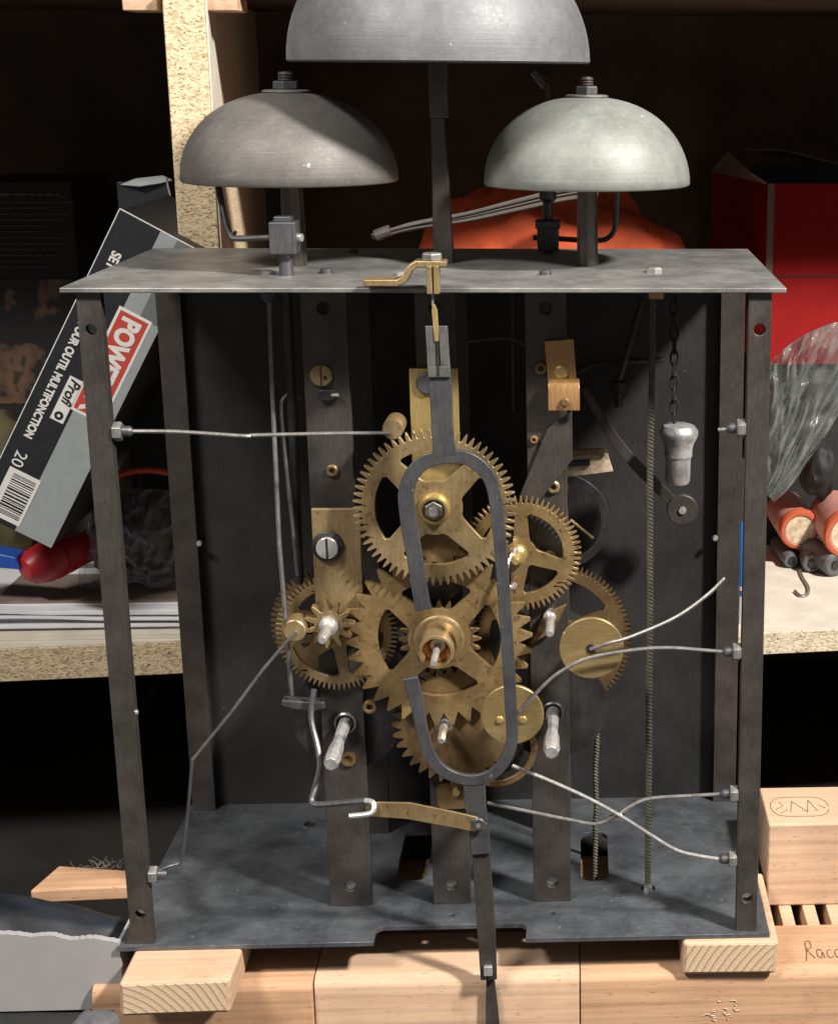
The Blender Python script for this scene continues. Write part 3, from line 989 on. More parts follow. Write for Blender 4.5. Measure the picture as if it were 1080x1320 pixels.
for (u, v, y, r, ax, lab) in ((1019, 723, 250, 4.6, (-.1, 1, 0), 'slim dark grey rod end under the orange tube'), (1046, 726, 246, 6.0, (.0, 1, 0), 'thick dark grey rod end beside the wire hook'), (1076, 728, 238, 7.5, (-.45, 1, .1), 'fat grey rod lying beneath the pink tube')):
    c = WZ(u, v, SHELF + r)
    y = c.y
    t = thing('metal_rod', lab, 'rod', (c.x, y, SHELF))
    MB().lathe([(0, 0), (r * .55, 0), (r * .6, -.8), (r * .85, -.8), (r, .6), (r, 38), (0, 38)], c, ax, 24).build('bar', 'grey_plastic', t, 0)
    MB().lathe([(0, -1.2), (r * .35, -1), (r * .38, .2), (0, .3)], c, ax, 16).build('core', 'dark_steel', t)
def shelf_pt(u, v, dz=.9):
    return WZ(u, v, SHELF + dz)
MB_ = MB().tube([shelf_pt(*p) for p in spline([(1030, 735), (1034, 745), (1041, 757), (1040, 766), (1031, 768), (1024, 762)], 5)], 1.0, 8)
tag(MB_.build('wire_hook', 'wire_steel'), 'small bent wire hook lying on the pale shelf', 'hook')
# pen standing behind the right pillars
t = thing('marker_stick', 'slim blue and white stick standing behind the right pillars', 'stick', (160, 200, SHELF))
a, b_, c = W(956, 672, 192), W(955, 768, 190), W(954, 846, 189)
MB().tube([a, b_], 1.35, 10).build('blue_sleeve', 'pen_blue', t)
MB().tube([b_, c], 1.2, 10).build('white_shaft', 'pen_white', t)
MB().tube([b_ + Vector((0, -.4, 3.2)), b_ + Vector((0, -.4, 5.2))], 1.3, 10).build('white_band', 'pen_white', t)
MB().tube([a + Vector((0, 0, 34)), a + Vector((0, 0, 0))], .9, 6).build('tip', 'grey_cable', t)

# ================================================================== the clock movement
H, T = 281.7, 2.0
CK = thing('clock_movement', 'antique iron framed clock movement with brass wheels and three bells', 'clock movement', (0, 73, -2))
# frame
MB().prism([(-140, 0), (140, 0), (140, 146), (-140, 146)], H - T, H, 'xy').build('top_plate', 'plate_steel', CK, .45)
notch = [(-31.5, 0), (-31.5, 9)] + arc(-27.5, 9, 4, 180, 90, 5)[1:] + arc(30, 9, 4, 90, 0, 5) + [(34, 0)]
out = [(-140, 0)] + notch + [(140, 0), (140, 146), (-140, 146)]
holes = [rrect(58, 51, 71, 101, 5), circle(-76, 116, 3.2, 14), circle(76, 121, 4.2, 14), circle(.3, 21.5, 1.6, 10), circle(45, 21.5, 1.6, 10), circle(88.7, 43, 3.4, 14), rrect(-28, 55, -14, 105, 4), circle(45, 135, 1.5, 8)]
MB().prism(out, -T, 0, 'xy', holes).build('base_plate', 'base_steel', CK, .35)
for s_, xc in ((-1, -130), (1, 130)):
    hz = W(116 if s_ < 0 else 979, 425, 3), W(180 if s_ < 0 else 962, 1178 if s_ < 0 else 1157, 3)
    foot = [(xc - 4.6, 10), (xc - 5.2, 5), (xc - 7, 0), (xc + 4.8, 0), (xc + 4.6, 6)] if s_ < 0 else None
    MB().bar(xc, 9.2, 0, H - T, 2.5, 7.5, [(q.z, 2.3) for q in hz], foot).build('pillar', 'pillar_steel', CK, .4)
for xc in (-132, 132):
    MB().box(xc - 5.8, xc + 5.8, 133.5, 139, 0, H - T).build('rear_pillar', 'pillar_steel', CK, .4)
MB().box(-137, 137, 140, 142, 0.02, H - T - .02).build('back_panel', 'panel_steel', CK)
ups = {}
for xc, wd, hol in ((-45, 18.6, ((452, 1142), (420, 397), (424, 509))), (0, 16.6, ((584, 1140), (556, 396))), (45, 16.8, ((711, 1137), (703, 397)))):
    ups[xc] = MB().bar(xc, wd, 0, H - T, 32, 36, [(W(u, v, 32).z, 2.6) for u, v in hol if v != 509]).build('upright_bar', 'pillar_steel', CK, .4)
    q = W(*hol[0], 36.2)
    mb = MB().lathe([(0, 0), (2.35, 0), (2.35, 3), (0, 3)], (xc - .1, 33.6, W(*hol[0], 32).z - .1), (0, 1, 0), 14)
    mb.build('screw', 'wire_steel', ups[xc])
    MB().box(xc - wd / 2, xc + wd / 2, 104, 108, 0, H - T).build('rear_upright_bar', 'pillar_steel', CK, .4)

# bells and posts
def bell(c, r, h, mat, name='bell', th=2.2, top=None):
    prof = []
    N = 18
    for i in range(N + 1):
        a = math.pi / 2 * i / N
        prof.append((max(.01, r * math.cos(a) ** .88), h * math.sin(a) ** 1.0))
    prof = [(r * .985, -.7), (r * 1.0, 0)] + prof[1:-1] + [(0, h)]
    inner = [(0, h - th)] + [(p[0] - th if p[0] > th else .01, p[1] * (h - th) / h) for p in reversed(prof[2:-1])] + [(r - th, -.7)]
    prof = prof + inner[0:] + [(r * .985, -.7)]
    return MB().lathe(prof, c, (0, 0, 1), 64).build(name, mat, CK, 0, 50)
def finial(par, c, r):
    MB().lathe([(0, 0), (r * 2.0, 0), (r * 2.0, .7), (r * 1.7, 1.0), (0, 1.0)], c, (0, 0, 1), 24).build('washer', 'plate_steel', par)
    nut_profile(MB(), c + Vector((0, 0, .95)), (0, 0, 1), r * 1.15, 3.6).build('nut', 'strap_steel', par, .2)
    pr = [(0, 4.5)]
    for k in range(3):
        pr += [(r * .55, 4.5 + k * 1.1), (r * .66, 5.0 + k * 1.1)]
    pr += [(r * .5, 8.2), (0, 8.4)]
    MB().lathe(pr, c, (0, 0, 1), 16).build('stud', 'pillar_steel', par)
bl = bell(Vector((-62.8, 75, 318.2)), 45.2, 36, 'bell_brown')
finial(bl, Vector((-62.8, 75, 354)), 5.0)
br = bell(Vector((62.7, 75, 317)), 44, 36, 'bell_green')
finial(br, Vector((62.7, 75, 352.8)), 4.5)
bb = bell(Vector((1.0, 80, 367)), 63.2, 54, 'bell_blue')
finial(bb, Vector((1.0, 80, 420.6)), 6)
def post(c, r0, r1, h, sides, mat='pillar_steel'):
    return MB().lathe([(r0, 0), (r0, h * .15), (r1, h), (0, h)], c, (0, 0, 1), sides).build('bell_post', mat, CK, .3, 20)
post((-62.8, 76, H), 5.2, 4.0, 70, 8)
post((62.7, 76, H), 4.6, 3.9, 69, 8)
pp = MB()
pp.hexa([(-4.6, 84, H), (4.2, 84, H), (4.2, 92, H), (-4.6, 92, H), (-3.6, 82, H + 62), (2.2, 82, H + 62), (2.2, 88, H + 62), (-3.6, 88, H + 62)])
pp.hexa([(-4.0, 81, H + 62.01), (4.0, 81, H + 62.01), (4.0, 85, H + 62.01), (-4.0, 85, H + 62.01), (-4, 79, H + 133), (4, 79, H + 133), (4, 83, H + 133), (-4, 83, H + 133)])
pp.build('bell_post', 'pillar_steel', CK, .5)
# hammers
hb = MB().box(-66.0, -55.2, 34.5, 46, H + 9, H + 22).build('hammer_block', 'strap_steel', CK, .7)
MB().box(-64.0, -57.2, 36, 44.5, H + 21.9, H + 24).build('cap', 'strap_steel', hb, .4)
MB().lathe([(3.0, 0), (2.7, 9.2), (0, 9.2)], (-60.5, 40, H), (0, 0, 1), 14).build('stem', 'strap_steel', hb)
MB().lathe([(0, 0), (1.8, 0), (1.6, 2.2), (0, 2.4)], (-55.3, 39, H + 15.5), (1, -.3, 0), 12).build('screw', 'bright_steel', hb)
MB().tube(spline([tuple(p) for p in ((-64, 41, H + 15.5), (-80, 44, H + 14.5), (-83.5, 45.5, H + 16), (-86, 48, H + 24), (-90, 54, H + 46))], 6), 1.3, 8).build('hammer_rod', 'dark_steel', CK)
hb = MB().box(40.0, 49.8, 122, 132, H + 1.2, H + 13.5).build('hammer_block', 'dark_steel', CK, .6)
MB().box(39.2, 50.6, 121, 133, H + 11.5, H + 15).build('cap', 'dark_steel', hb, .4)
MB().lathe([(2.4, 0), (2.4, 8), (4.0, 10), (4.3, 24), (3.4, 28), (0, 28)], (45, 127, H + 14.8), (0, 0, 1), 14).build('hammer_head', 'dark_steel', hb)
MB().lathe([(0, 0), (2, 0), (2, 1.3), (0, 1.3)], (45, 127, H), (0, 0, 1), 12).build('stem', 'dark_steel', hb)
MB().tube(spline([tuple(p) for p in ((38, 127, H + 7), (50, 126, H + 6.6), (66, 122, H + 6.2), (73, 120, H + 8), (76, 116, H + 16), (77, 112, H + 42))], 6), 1.25, 8).build('hammer_rod', 'dark_steel', CK)
MB().tube([W(690, 90, 95), W(706, 110, 95)], 3, 8).build('hammer_head', 'dark_steel', CK)
MB().tube([W(706, 108, 95), W(706, 250, 118)], 1.0, 8).build('hammer_rod', 'dark_steel', CK)
# bolts on the top plate
for (u, v, r, h, mt, sd) in ((345, 353, 2.9, 1.5, 'wire_steel', 16), (421, 352, 2.7, 1.8, 'strap_steel', 16), (703, 354, 2.6, 1.8, 'strap_steel', 16), (843, 351, 3.6, 2.2, 'wire_steel', 6), (455, 326, 2.4, 1.6, 'dark_steel', 12), (519, 355, 3.0, 1.6, 'bright_steel', 16)):
    q = WZ(u, v, H)
    MB().lathe([(r, 0), (r, h * .7), (r * .8, h), (0, h)], q, (0, 0, 1), sd).build('bolt', mt, CK)

# ---- wheels
Y1, Y4, Y5 = 13.0, 19.0, 23.0
w1, c1, s1 = gear('wheel', 'brass', CK, 560, 655, Y1, 108, 96, 66, 'sq', 79, 37, [45, 135, 225, 315], (28, 26), 2.4, 8)
MB().lathe([(5.0, 0), (6.6, 0), (6.6, 3), (5.6, 4.6), (4.7, 4.6), (4.7, 1.0), (2, 1.0)], (c1.x, Y1 + .2, c1.z), (0, -1, 0), 32).build('collar', 'brass_bright', w1)
nut_profile(MB(), Vector((c1.x, Y1, c1.z)), (0, -1, 0), 4.0, 5.0).build('nut', 'wire_steel', w1, .2)
MB().lathe([(2.1, 0), (2.1, 6.8), (1.6, 7.4), (0, 7.4)], (c1.x, Y1, c1.z), (0, -1, 0), 14).build('arbor', 'bright_steel', w1)
w4, c4, s4 = gear('wheel', 'brass_warm', CK, 566, 824, Y4, 126, 107, 34, 'v', 83, 42, [47, 137, 225, 319], (28, 26), 2.6, 14, .03)
MB().lathe([(9.0, 0), (8.6, 3), (7.9, 4.6), (7.4, 16), (7.0, 16.6), (6.2, 16.6), (6.0, 10), (3, 7), (2, 7)], (c4.x, Y4 + .3, c4.z), (0, -1, 0), 36).build('hub_tube', 'brass', w4)
MB().lathe([(6.25, 16.7), (6.05, 16.75), (5.8, 10), (2.9, 7.1), (2.4, 7.1)], (c4.x, Y4 + .3, c4.z), (0, -1, 0), 36, False).build('bore_lining', 'copper', w4)
MB().lathe([(10.8, 0), (10.8, 1.2), (9.6, 2.0), (8, 2.0)], (c4.x, Y4 + .1, c4.z), (0, -1, 0), 36).build('hub_flange', 'brass', w4)
MB().lathe([(3.6, 0), (3.2, 10), (1.6, 10.4), (1.45, 30), (1.2, 31), (0, 31)], (c4.x, Y4 + 2, c4.z), (0, -1, 0), 16).build('arbor', 'bright_steel', w4)
w5, c5, s5 = gear('wheel', 'brass_dull', CK, 588, 934, Y5, 88, 74, 34, 'v', None, None, None, (0, 0), 2.4)
q = W(573, 934, Y5)
MB().lathe([(3.4, 0), (3.4, 1.0), (1.9, 1.1), (1.8, 17), (1.3, 18), (0, 18)], (q.x, Y5 + .1, q.z), (0, -1, 0), 6).build('arbor', 'bright_steel', w5)
MB().lathe([(4.4, 0), (4.4, .5), (0, .5)], (q.x, Y5 + .05, q.z), (0, -1, 0), 20).build('boss', 'brass_dull', w5)
# inner pinion behind the saw-toothed wheel
gear('pinion', 'brass_dull', CK, 567, 824, Y4 + 4.6, 56, 45, 24, 'sq', 38, 18, [20, 140, 260], (9, 9), 2.4)
gear('pinion', 'brass_dull', CK, 566, 700, Y1 + 5.2, 40, 28, 12, 'sq', None, None, None, (0, 0), 3)
q = W(566, 616, Y1 + 7)
MB().lathe([(0, 0), (11.5, 0), (11.5, 1.6), (0, 1.6)], (q.x, Y1 + 7, q.z), (0, -1, 0), 40).build('disc', 'brass_bright', CK, .2)
# right-hand wheels
w2, c2, s2 = gear('wheel', 'brass_warm', CK, 672, 714, 26.0, 80, 70, 64, 'sq', 56, 20, [-18, 90, 178, 262], (18, 17), 2.2, 5)
MB().lathe([(4.6, 0), (4.2, 3), (3.0, 4), (2.4, 9), (1.2, 12), (0, 12)], (c2.x - 2, 26.2, c2.z), (0, -1, 0), 20).build('hub', 'brass_bright', w2)
w3, c3, s3 = gear('wheel', 'brass_dull', CK, 712, 824, 42.0, 108, 100, 96, 'sq', 86, 34, [22, 88, 150, 215, 300], (20, 24), 2.4, 6)
MB().tube([Vector((c3.x, 36, c3.z)), Vector((c3.x, 104, c3.z))], 5, 14).build('arbor', 'dark_steel', w3)
q = W(709, 796, 28)
MB().lathe([(3.0, 0), (3.0, 4), (2.0, 4.5), (1.9, 24), (1.3, 25), (0, 25)], (q.x, 31.8, q.z), (0, -1, 0), 14).build('arbor', 'bright_steel', CK)
MB().prism([(q.x - 9, q.z - 12), (q.x - 2, q.z + 2), (q.x + 7, q.z + 6), (q.x + 2, q.z - 6)], 27.6, 29.5).build('bridge', 'brass_dull', CK, .3)
# discs with wires
def disc(u, v, y, rpx, mat='brass_disc'):
    q = W(u, v, y)
    r = L(rpx, y)
    return MB().lathe([(0, 0), (r, 0), (r, 1.4), (r - .35, 1.8), (0, 1.8)], (q.x, y + 1.8, q.z), (0, -1, 0), 48).build('disc', mat, CK), q
d1, q = disc(762, 836, 9.0, 44)
MB().lathe([(2.0, 0), (2.0, .4), (0, .4)], (q.x - .3, 9.05, q.z), (0, -1, 0), 16).build('bore', 'dark_steel', d1)
MB().tube([Vector((q.x, 10, q.z)), Vector((q.x, 40, q.z))], 2.2, 12).build('arbor', 'brass_dull', d1)
MB().tube(wpath([(761, 837, 8.5), (785, 829, 5), (815, 820, 4), (870, 796, 4), (910, 768, 5), (934, 745, 6)]), .8, 8).build('wire', 'wire_steel', CK)
d2, q = disc(660, 922, 6.0, 43.5)
for du in (-16, 14):
    p = W(660 + du, 928, 5.9)
    MB().lathe([(0, 1.0), (1.3, .9), (1.7, 0), (0, 0)], (p.x, 6.0, p.z), (0, -1, 0), 12).build('rivet', 'brass_bright', d2)
MB().tube([Vector((q.x, 7, q.z)), Vector((q.x, 32, q.z))], 2.2, 12).build('arbor', 'brass_dull', d2)
# left-hand wheels
w6, c6, s6 = gear('wheel', 'brass', CK, 434, 816, 27.0, 82, 73, 72, 'sq', 63, 22, [-82, 8, 98, 188], (14, 14), 2.2, 5)
w7, c7, s7 = gear('wheel', 'brass_dull', CK, 428, 806, 46.0, 82, 73, 64, 'sq', 50, 22, [20, 92, 164, 236, 308], (16, 20), 2.2, 5)
# bridge plate (left)
a, b_ = W(401, 656, 22), W(463, 656, 22)
zb_ = W(404, 846, 22).z
pl = MB().prism([(a.x, a.z), (b_.x, a.z), (b_.x, W(463, 790, 22).z), (W(440, 840, 22).x, zb_ + 6), (W(410, 850, 22).x, zb_)], 22, 24).build('bridge_plate', 'brass', CK, .35)
q = W(423, 704, 22)
MB().lathe([(6.6, 0), (6.6, 1.2), (6.0, 1.6), (0, 1.6)], (q.x, 22.05, q.z), (0, -1, 0), 28).build('washer', 'dark_steel', pl)
MB().prism(circle(q.x, q.z, 4.6, 24), 18.2, 20.5).build('screw', 'bright_steel', pl, .4)
MB().prism([(q.x - .45, q.z - 4.4), (q.x + .45, q.z - 4.4), (q.x + .45, q.z + 4.4), (q.x - .45, q.z + 4.4)], 18.1, 18.6).build('screw_slot', 'dark_steel', pl)
# pinion on the bridge
pn, cp, sp_ = gear('pinion', 'brass', CK, 424, 806, 15.0, 34, 20, 11, 'sq', None, None, None, (0, 0), 5)
MB().lathe([(4.2, 0), (4.0, 2.5), (2.6, 3.2), (2.0, 18), (1.5, 19), (0, 19)], (cp.x, 15.1, cp.z), (0, -1, 0), 10).build('arbor', 'bright_steel', pn)
# small stud with lever wire
q = W(381, 810, 14)
so = MB().lathe([(4.8, 0), (4.8, 9), (4.3, 9.5), (0, 9.5)], (q.x, 20, q.z), (0, -1, 0), 24).build('stud', 'brass', CK)
MB().tube(wpath([(381, 814, 10), (340, 862, 9), (300, 916, 8), (248, 980, 7)], 1), .72, 8).build('wire', 'rod_steel', CK)
MB().tube(wpath([(248, 980, 7), (243, 1040, 7), (236, 1098, 6.5), (232, 1112, 6), (218, 1117, 5), (200, 1125, 5)], 4), .72, 8).build('wire', 'strap_steel', CK)
# centre top brass plate
a, b_ = W(527, 475, 29), W(590, 475, 29)
pl = MB().box(a.x, b_.x, 28.5, 31, W(540, 690, 29).z, a.z).build('bridge_plate', 'brass_bright', CK, .35)
q = W(546, 494, 28)
MB().lathe([(4.6, 0), (4.6, 1.2), (4, 1.8), (0, 1.8)], (q.x + 1.5, 28.5, q.z), (0, -1, 0), 24).build('screw', 'strap_steel', pl)
q = W(570, 640, 24)
MB().tube([Vector((c1.x, 31, c1.z)), Vector((c1.x, 14, c1.z))], 3.6, 14).build('arbor', 'strap_steel', pl)
# brass stud at the end of the upper wire
q = W(507, 552, 16)
MB().lathe([(0, 0), (4.0, 0), (4.3, 2), (4.3, 14), (0, 14)], (q.x, 13, q.z), (0, 1, 0), 20).build('stud', 'brass', CK)
# lower brass bridge
a, b_ = W(563, 1008, 29), W(626, 1008, 29)
pl = MB().prism(rrect(a.x, W(580, 1042, 29).z, b_.x, a.z, 3), 28, 31).build('bridge_plate', 'brass_dull', CK, .3)
q = W(588, 1021, 27)
MB().lathe([(0, 2), (1.6, 2), (1.8, 0), (0, 0)], (q.x, 28, q.z), (0, -1, 0), 12).build('screw', 'brass_bright', pl)
# ring wheel at the lower right behind the loop
q = W(638, 962, 29)
MB().prism(circle(q.x, q.z, L(58, 29), 48), 27, 29, 'xz', [circle(q.x, q.z, L(49, 29), 40)]).build('ratchet_ring', 'brass_dull', CK, .3)
MB().prism(circle(q.x, q.z, L(40, 29), 40), 27.5, 29.3, 'xz', [circle(q.x, q.z, L(33, 29), 36)]).build('ratchet_ring', 'dark_steel', CK, .3)
# click hook by the right wheel
MB().tube(wpath([(664, 706, 20), (656, 724, 17), (650, 742, 14), (652, 754, 12), (660, 757, 12), (664, 752, 12)]), 1.0, 8).build('click_spring', 'bright_steel', CK)
# winding arbors
for (u, v, x0) in ((445, 932, 0), (712, 918, 0)):
    q = W(u, v, 31)
    ar = MB().lathe([(3.0, 0), (2.7, 18), (2.6, 24), (3.3, 30), (3.6, 42), (2.8, 45), (0, 45)], (q.x, 32, q.z), (0, -1, 0), 8).build('winding_arbor', 'zinc', CK, .3, 20)
    MB().lathe([(4.0, 0), (4.9, 0), (4.9, 1.4), (4.3, 1.9), (4.0, 1.9), (4.0, 0)], (q.x, 32, q.z), (0, -1, 0), 28).build('bush', 'wire_steel' if u < 500 else 'strap_steel', ar)
    MB().tube([Vector((q.x, 37, q.z)), Vector((q.x, 103, q.z))], 24, 36).build('barrel', 'dark_steel', ar)
q = W(449, 979, 31)
MB().lathe([(1.9, 0), (3.2, 0), (3.2, 1.4), (1.9, 1.4), (1.9, .3), (0, .3)], (q.x, 32, q.z), (0, -1, 0), 20).build('bush', 'brass_dull', CK)
# small bushes on the uprights
for (u, v, r, mt) in ((428, 607, 2.6, 'brass_dull'), (713, 628, 2.8, 'brass'), (708, 718, 2.8, 'brass'), (697, 475, 2.7, 'brass_dull'), (688, 567, 1.7, 'copper'), (620, 612, 1.6, 'copper')):
    q = W(u, v, 31)
    b_ = MB().lathe([(r * .45, 0), (r, 0), (r, 1.2), (r * .8, 1.7), (r * .5, 1.7), (r * .45, .8)], (q.x, 32.05, q.z), (0, -1, 0), 20, False).build('bush', mt, CK)
    MB().lathe([(0, 0), (r * .5, 0), (r * .5, .6), (0, .6)], (q.x, 32.0, q.z), (0, -1, 0), 12).build('pivot', 'dark_steel', b_)
q = W(414, 484, 31)
b_ = MB().lathe([(0, 0), (4.6, 0), (4.6, 1.4), (4.2, 1.8), (0, 1.8)], (q.x, 32.05, q.z), (0, -1, 0), 26).build('screw', 'brass', CK)
MB().box(q.x - .3, q.x + .3, 30.1, 30.6, q.z - 4, q.z + 4).build('screw_slot', 'dark_steel', b_)
q2 = W(419, 487, 30)
MB().lathe([(0, 0), (.9, 0), (.9, .3), (0, .3)], (q2.x, 30.3, q2.z), (0, -1, 0), 10).build('pin_hole', 'dark_steel', b_)
q = W(424, 509, 31)
MB().prism(rrect(q.x - 4.2, q.z - 2.2, q.x + 4.2, q.z + 2.2, 1.6), 29.6, 32.05).build('latch', 'dark_steel', CK, .4)
MB().tube([Vector((q.x + 1.5, 29.7, q.z)), Vector((q.x + 4.4, 28.6, q.z + .3))], .9, 8).build('pivot', 'wire_steel', CK)
# little ring lug
q = W(477, 910, 22)
MB().prism(circle(q.x, q.z, 2.9, 18), 20, 23, 'xz', [circle(q.x, q.z, 1.4, 12)]).build('lug', 'brass_dull', CK, .2)

# ---- left rods
MB().tube([W(347, 378, 45), W(352, 520, 36), W(360, 700, 24), W(368, 796, 20), W(376, 896, 22)], 1.0, 8).build('trip_rod', 'rod_steel', CK)
MB().lathe([(3.2, 0), (3.2, 2.2), (2.0, 2.6), (2.0, 4), (0, 4)], W(346, 377, 45), (0, 0, -1), 6).build('nut', 'strap_steel', CK)
MB().tube(wpath([(384, 742, 33), (373, 640, 36), (365, 560, 38), (363, 526, 39), (366, 513, 40), (376, 508, 41), (388, 513, 44)], 5), .8, 8).build('trip_rod', 'rod_steel', CK)
MB().tube([Vector((-60.5, 40, H - T)), W(386, 752, 40)], 2.0, 10).build('hammer_arbor', 'dark_steel', CK)
# lower left lever
MB().ribbon([(*W(364, 903, 24), 2.6), (*W(380, 906, 24), 3.8), (*W(405, 908, 24), 4.2), (*W(420, 906, 24), 3.0)], 6).build('lever', 'strap_steel', CK, .6)
MB().tube(wpath([(405, 888, 20), (401, 925, 16), (410, 965, 10), (412, 990, 4), (406, 1016, -2), (402, 1032, -5), (409, 1037, -6.5), (440, 1035, -7), (470, 1032, -7.4)], 5), 1.35, 8).build('crank_wire', 'strap_steel', CK)
MB().tube(wpath([(470, 1032, -7.4), (480, 1034, -8), (482, 1042, -9.5), (476, 1049, -10.5), (450, 1052, -11)], 4), 1.2, 8).build('crank_wire', 'bright_steel', CK)
lv = MB().ribbon([(*W(472, 1043, -7.0), 6.0), (*W(486, 1043, -7.6), 6.6), (*W(527, 1045, -8.0), 7.4), (*W(584, 1056, -9.4), 7.0), (*W(612, 1062, -9.4), 6.6), (*W(622, 1064, -9.4), 4.6), (*W(626, 1065, -9.4), 2.2)], 1.1).build('crutch_lever', 'brass', CK, .2)
q = W(617, 1062, -10)
MB().lathe([(1.1, 0), (2.8, 0), (2.8, .6), (2.3, 1.0), (1.3, 1.0), (1.1, .4)], (q.x, -9.9, q.z), (0, -1, 0), 20).build('rivet', 'strap_steel', lv)
MB().lathe([(0, .7), (1.3, .6), (1.3, 0), (0, 0)], (q.x, -9.9, q.z), (0, -1, 0), 16).build('rivet', 'wire_steel', lv)

# ---- stop wires with nuts on the pillars
def nut_x(u, v, side, yy=5.0):
    x = -125.35 if side < 0 else 125.35
    q = W(u, v, yy)
    c = Vector((x, yy, q.z))
    ax = Vector((-side, 0, 0))
    o = nut_profile(MB(), c, ax, 4.0, 3.6).build('nut', 'wire_steel', CK, .25)
    MB().lathe([(2.2, 3.5), (2.2, 6.5), (1.4, 7.6), (0, 7.6)], c, ax, 12).build('collar', 'strap_steel', o)
    return c + ax * 7
def stop_wire(start, px, n=5, mat='wire_steel', r=.8):
    pts = [tuple(start)] + [tuple(W(*p)) for p in px]
    MB().tube(spline(pts, n), r, 8).build('stop_wire', mat, CK)
stop_wire(nut_x(148, 556, -1), [(200, 556, 5), (238, 557, 6), (315, 562, 9), (330, 561, 10), (420, 559, 11), (502, 558, 12)])
nut_x(202, 1127, -1)
stop_wire(nut_x(957, 552, 1), [(938, 553, 5), (925, 554, 5)])
stop_wire(nut_x(949, 840, 1), [(905, 838, 5), (860, 835, 4), (815, 838, 4), (760, 848, 4), (722, 866, 4), (694, 890, 4), (670, 918, 5)])
stop_wire(nut_x(945, 1023, 1), [(905, 1025, 5), (840, 1029, 4), (815, 1038, 3), (795, 1051, 2), (768, 1062, 2), (735, 1057, 3), (690, 1048, 4), (628, 1035, 5)])
stop_wire(nut_x(944, 1107, 1), [(905, 1104, 4), (872, 1096, 3), (838, 1076, 2), (800, 1052, 0), (760, 1030, 0), (712, 1008, 1), (660, 987, 2)], 5, 'bright_steel')
for (u, v, y) in ((176, 918, 5), ):
    MB().lathe([(0, 0), (1.2, 0), (1.0, .8), (0, 1)], (-125.4, 5, W(u, v, y).z), (1, 0, 0), 10).build('rivet', 'bright_steel', CK)
for (u, v, x) in ((243, 700, -126.2), (930, 693, 126.2)):
    MB().lathe([(0, 0), (1.5, 0), (1.2, 1.6), (0, 1.8)], (x + (1 if x < 0 else -1) * 1.0, 133.6, W(u, v, 134).z), (0, -1, 0), 10).build('rivet', 'bright_steel', CK)

# ---- right side furniture
br_ = MB().prism([(W(701, 438, 29).x, W(701, 440, 29).z), (W(739, 437, 29).x, W(739, 437, 29).z), (W(743, 492, 29).x, W(743, 490, 29).z), (W(706, 494, 29).x, W(706, 492, 29).z)], 29, 31).build('spring_bracket', 'copper', CK, .35)
a, b_ = W(706, 490, 27), W(747, 528, 27)
MB().prism([(31, a.z), (28, a.z + .4), (25.4, a.z - 1), (24.2, a.z - 4), (24.6, b_.z), (26.2, b_.z), (26, a.z - 4), (27, a.z - 1.8), (31, a.z - 1.6)], a.x, b_.x, 'yz').build('bent_leaf', 'copper', br_, .3)
for (u, v, r, mt, yy) in ((723, 479, 2.9, 'brass_bright', 29), (728, 518, 1.8, 'brass_dull', 24.3)):
    q = W(u, v, yy)
    MB().lathe([(r, 0), (r, 1.0), (r * .7, 1.7), (0, 1.7)], (q.x, yy, q.z), (0, -1, 0), 16).build('screw', mt, br_)
MB().prism([(W(u, v, 30).x, W(u, v, 30).z) for u, v in ((706, 552), (737, 530), (738, 592), (690, 652), (668, 642))], 29.5, 31.5).build('detent_lever', 'pillar_steel', CK, .4)
MB().prism([(W(u, v, 75).x, W(u, v, 75).z) for u, v in ((700, 590), (783, 584), (790, 607), (700, 618))], 74, 75).build('fly_vane', 'cream', CK, .2)
MB().prism([(W(u, v, 72).x, W(u, v, 72).z) for u, v in ((700, 581), (780, 578), (784, 583), (700, 587))], 71, 73).build('fly_vane', 'brass_dull', CK, .2)
MB().tube([W(760, 596, 73), W(690, 600, 73)], 1.5, 8).build('fly_arbor', 'dark_steel', CK)
q = W(722, 672, 98)
MB().prism(circle(q.x, q.z, L(66, 98), 48), 97, 99, 'xz', [circle(q.x, q.z, L(54, 98), 40)]).build('count_ring', 'dark_steel', CK, .3)
MB().tube([W(735, 670, 60), W(764, 694, 60)], .8, 6).build('detent_wire', 'brass', CK)
ha = MB().ribbon([(*p[:3], p[3]) for p in [(*W(u, v, y), w_) for u, v, y, w_ in spline([(752, 500, 110, 3.0), (775, 540, 110, 4.4), (805, 583, 111, 5.0), (838, 618, 112, 5.4), (872, 652, 114.5, 5.2)], 5)]], 2.2).build('hammer_tail', 'pillar_steel', CK, .3)
q = W(879, 657, 112)
MB().lathe([(2.2, 0), (7.4, 0), (7.4, 3.6), (7.0, 4.0), (2.2, 4.0), (2.2, 0)], (q.x, 115, q.z), (0, -1, 0), 32).build('ring', 'pillar_steel', ha)
MB().lathe([(0, 0), (2.1, 0), (1.8, 5), (0, 5.2)], (q.x, 115, q.z), (0, -1, 0), 14).build('pivot', 'bright_steel', ha)
MB().tube(wpath([(828, 386, 112), (818, 420, 114), (806, 462, 116), (797, 492, 117)]), 1.5, 8).build('hammer_spring', 'dark_steel', CK)
MB().lathe([(4.2, 0), (4.2, 4), (2, 6), (2, 12), (0, 12)], W(797, 492, 117), (0, 0, -1), 10).build('hammer_spring_foot', 'dark_steel', CK)
MB().tube(wpath([(742, 480, 120), (765, 470, 121), (800, 466, 122), (855, 464, 124)]), 1.2, 8).build('hammer_spring', 'dark_steel', CK)
MB().tube(wpath([(600, 440, 60), (640, 436, 60), (662, 437, 60), (680, 447, 60)]), .9, 8).build('trip_wire', 'pillar_steel', CK)
MB().tube([W(660, 378, 90), W(661, 530, 90)], .5, 6).build('trip_wire', 'pillar_steel', CK)

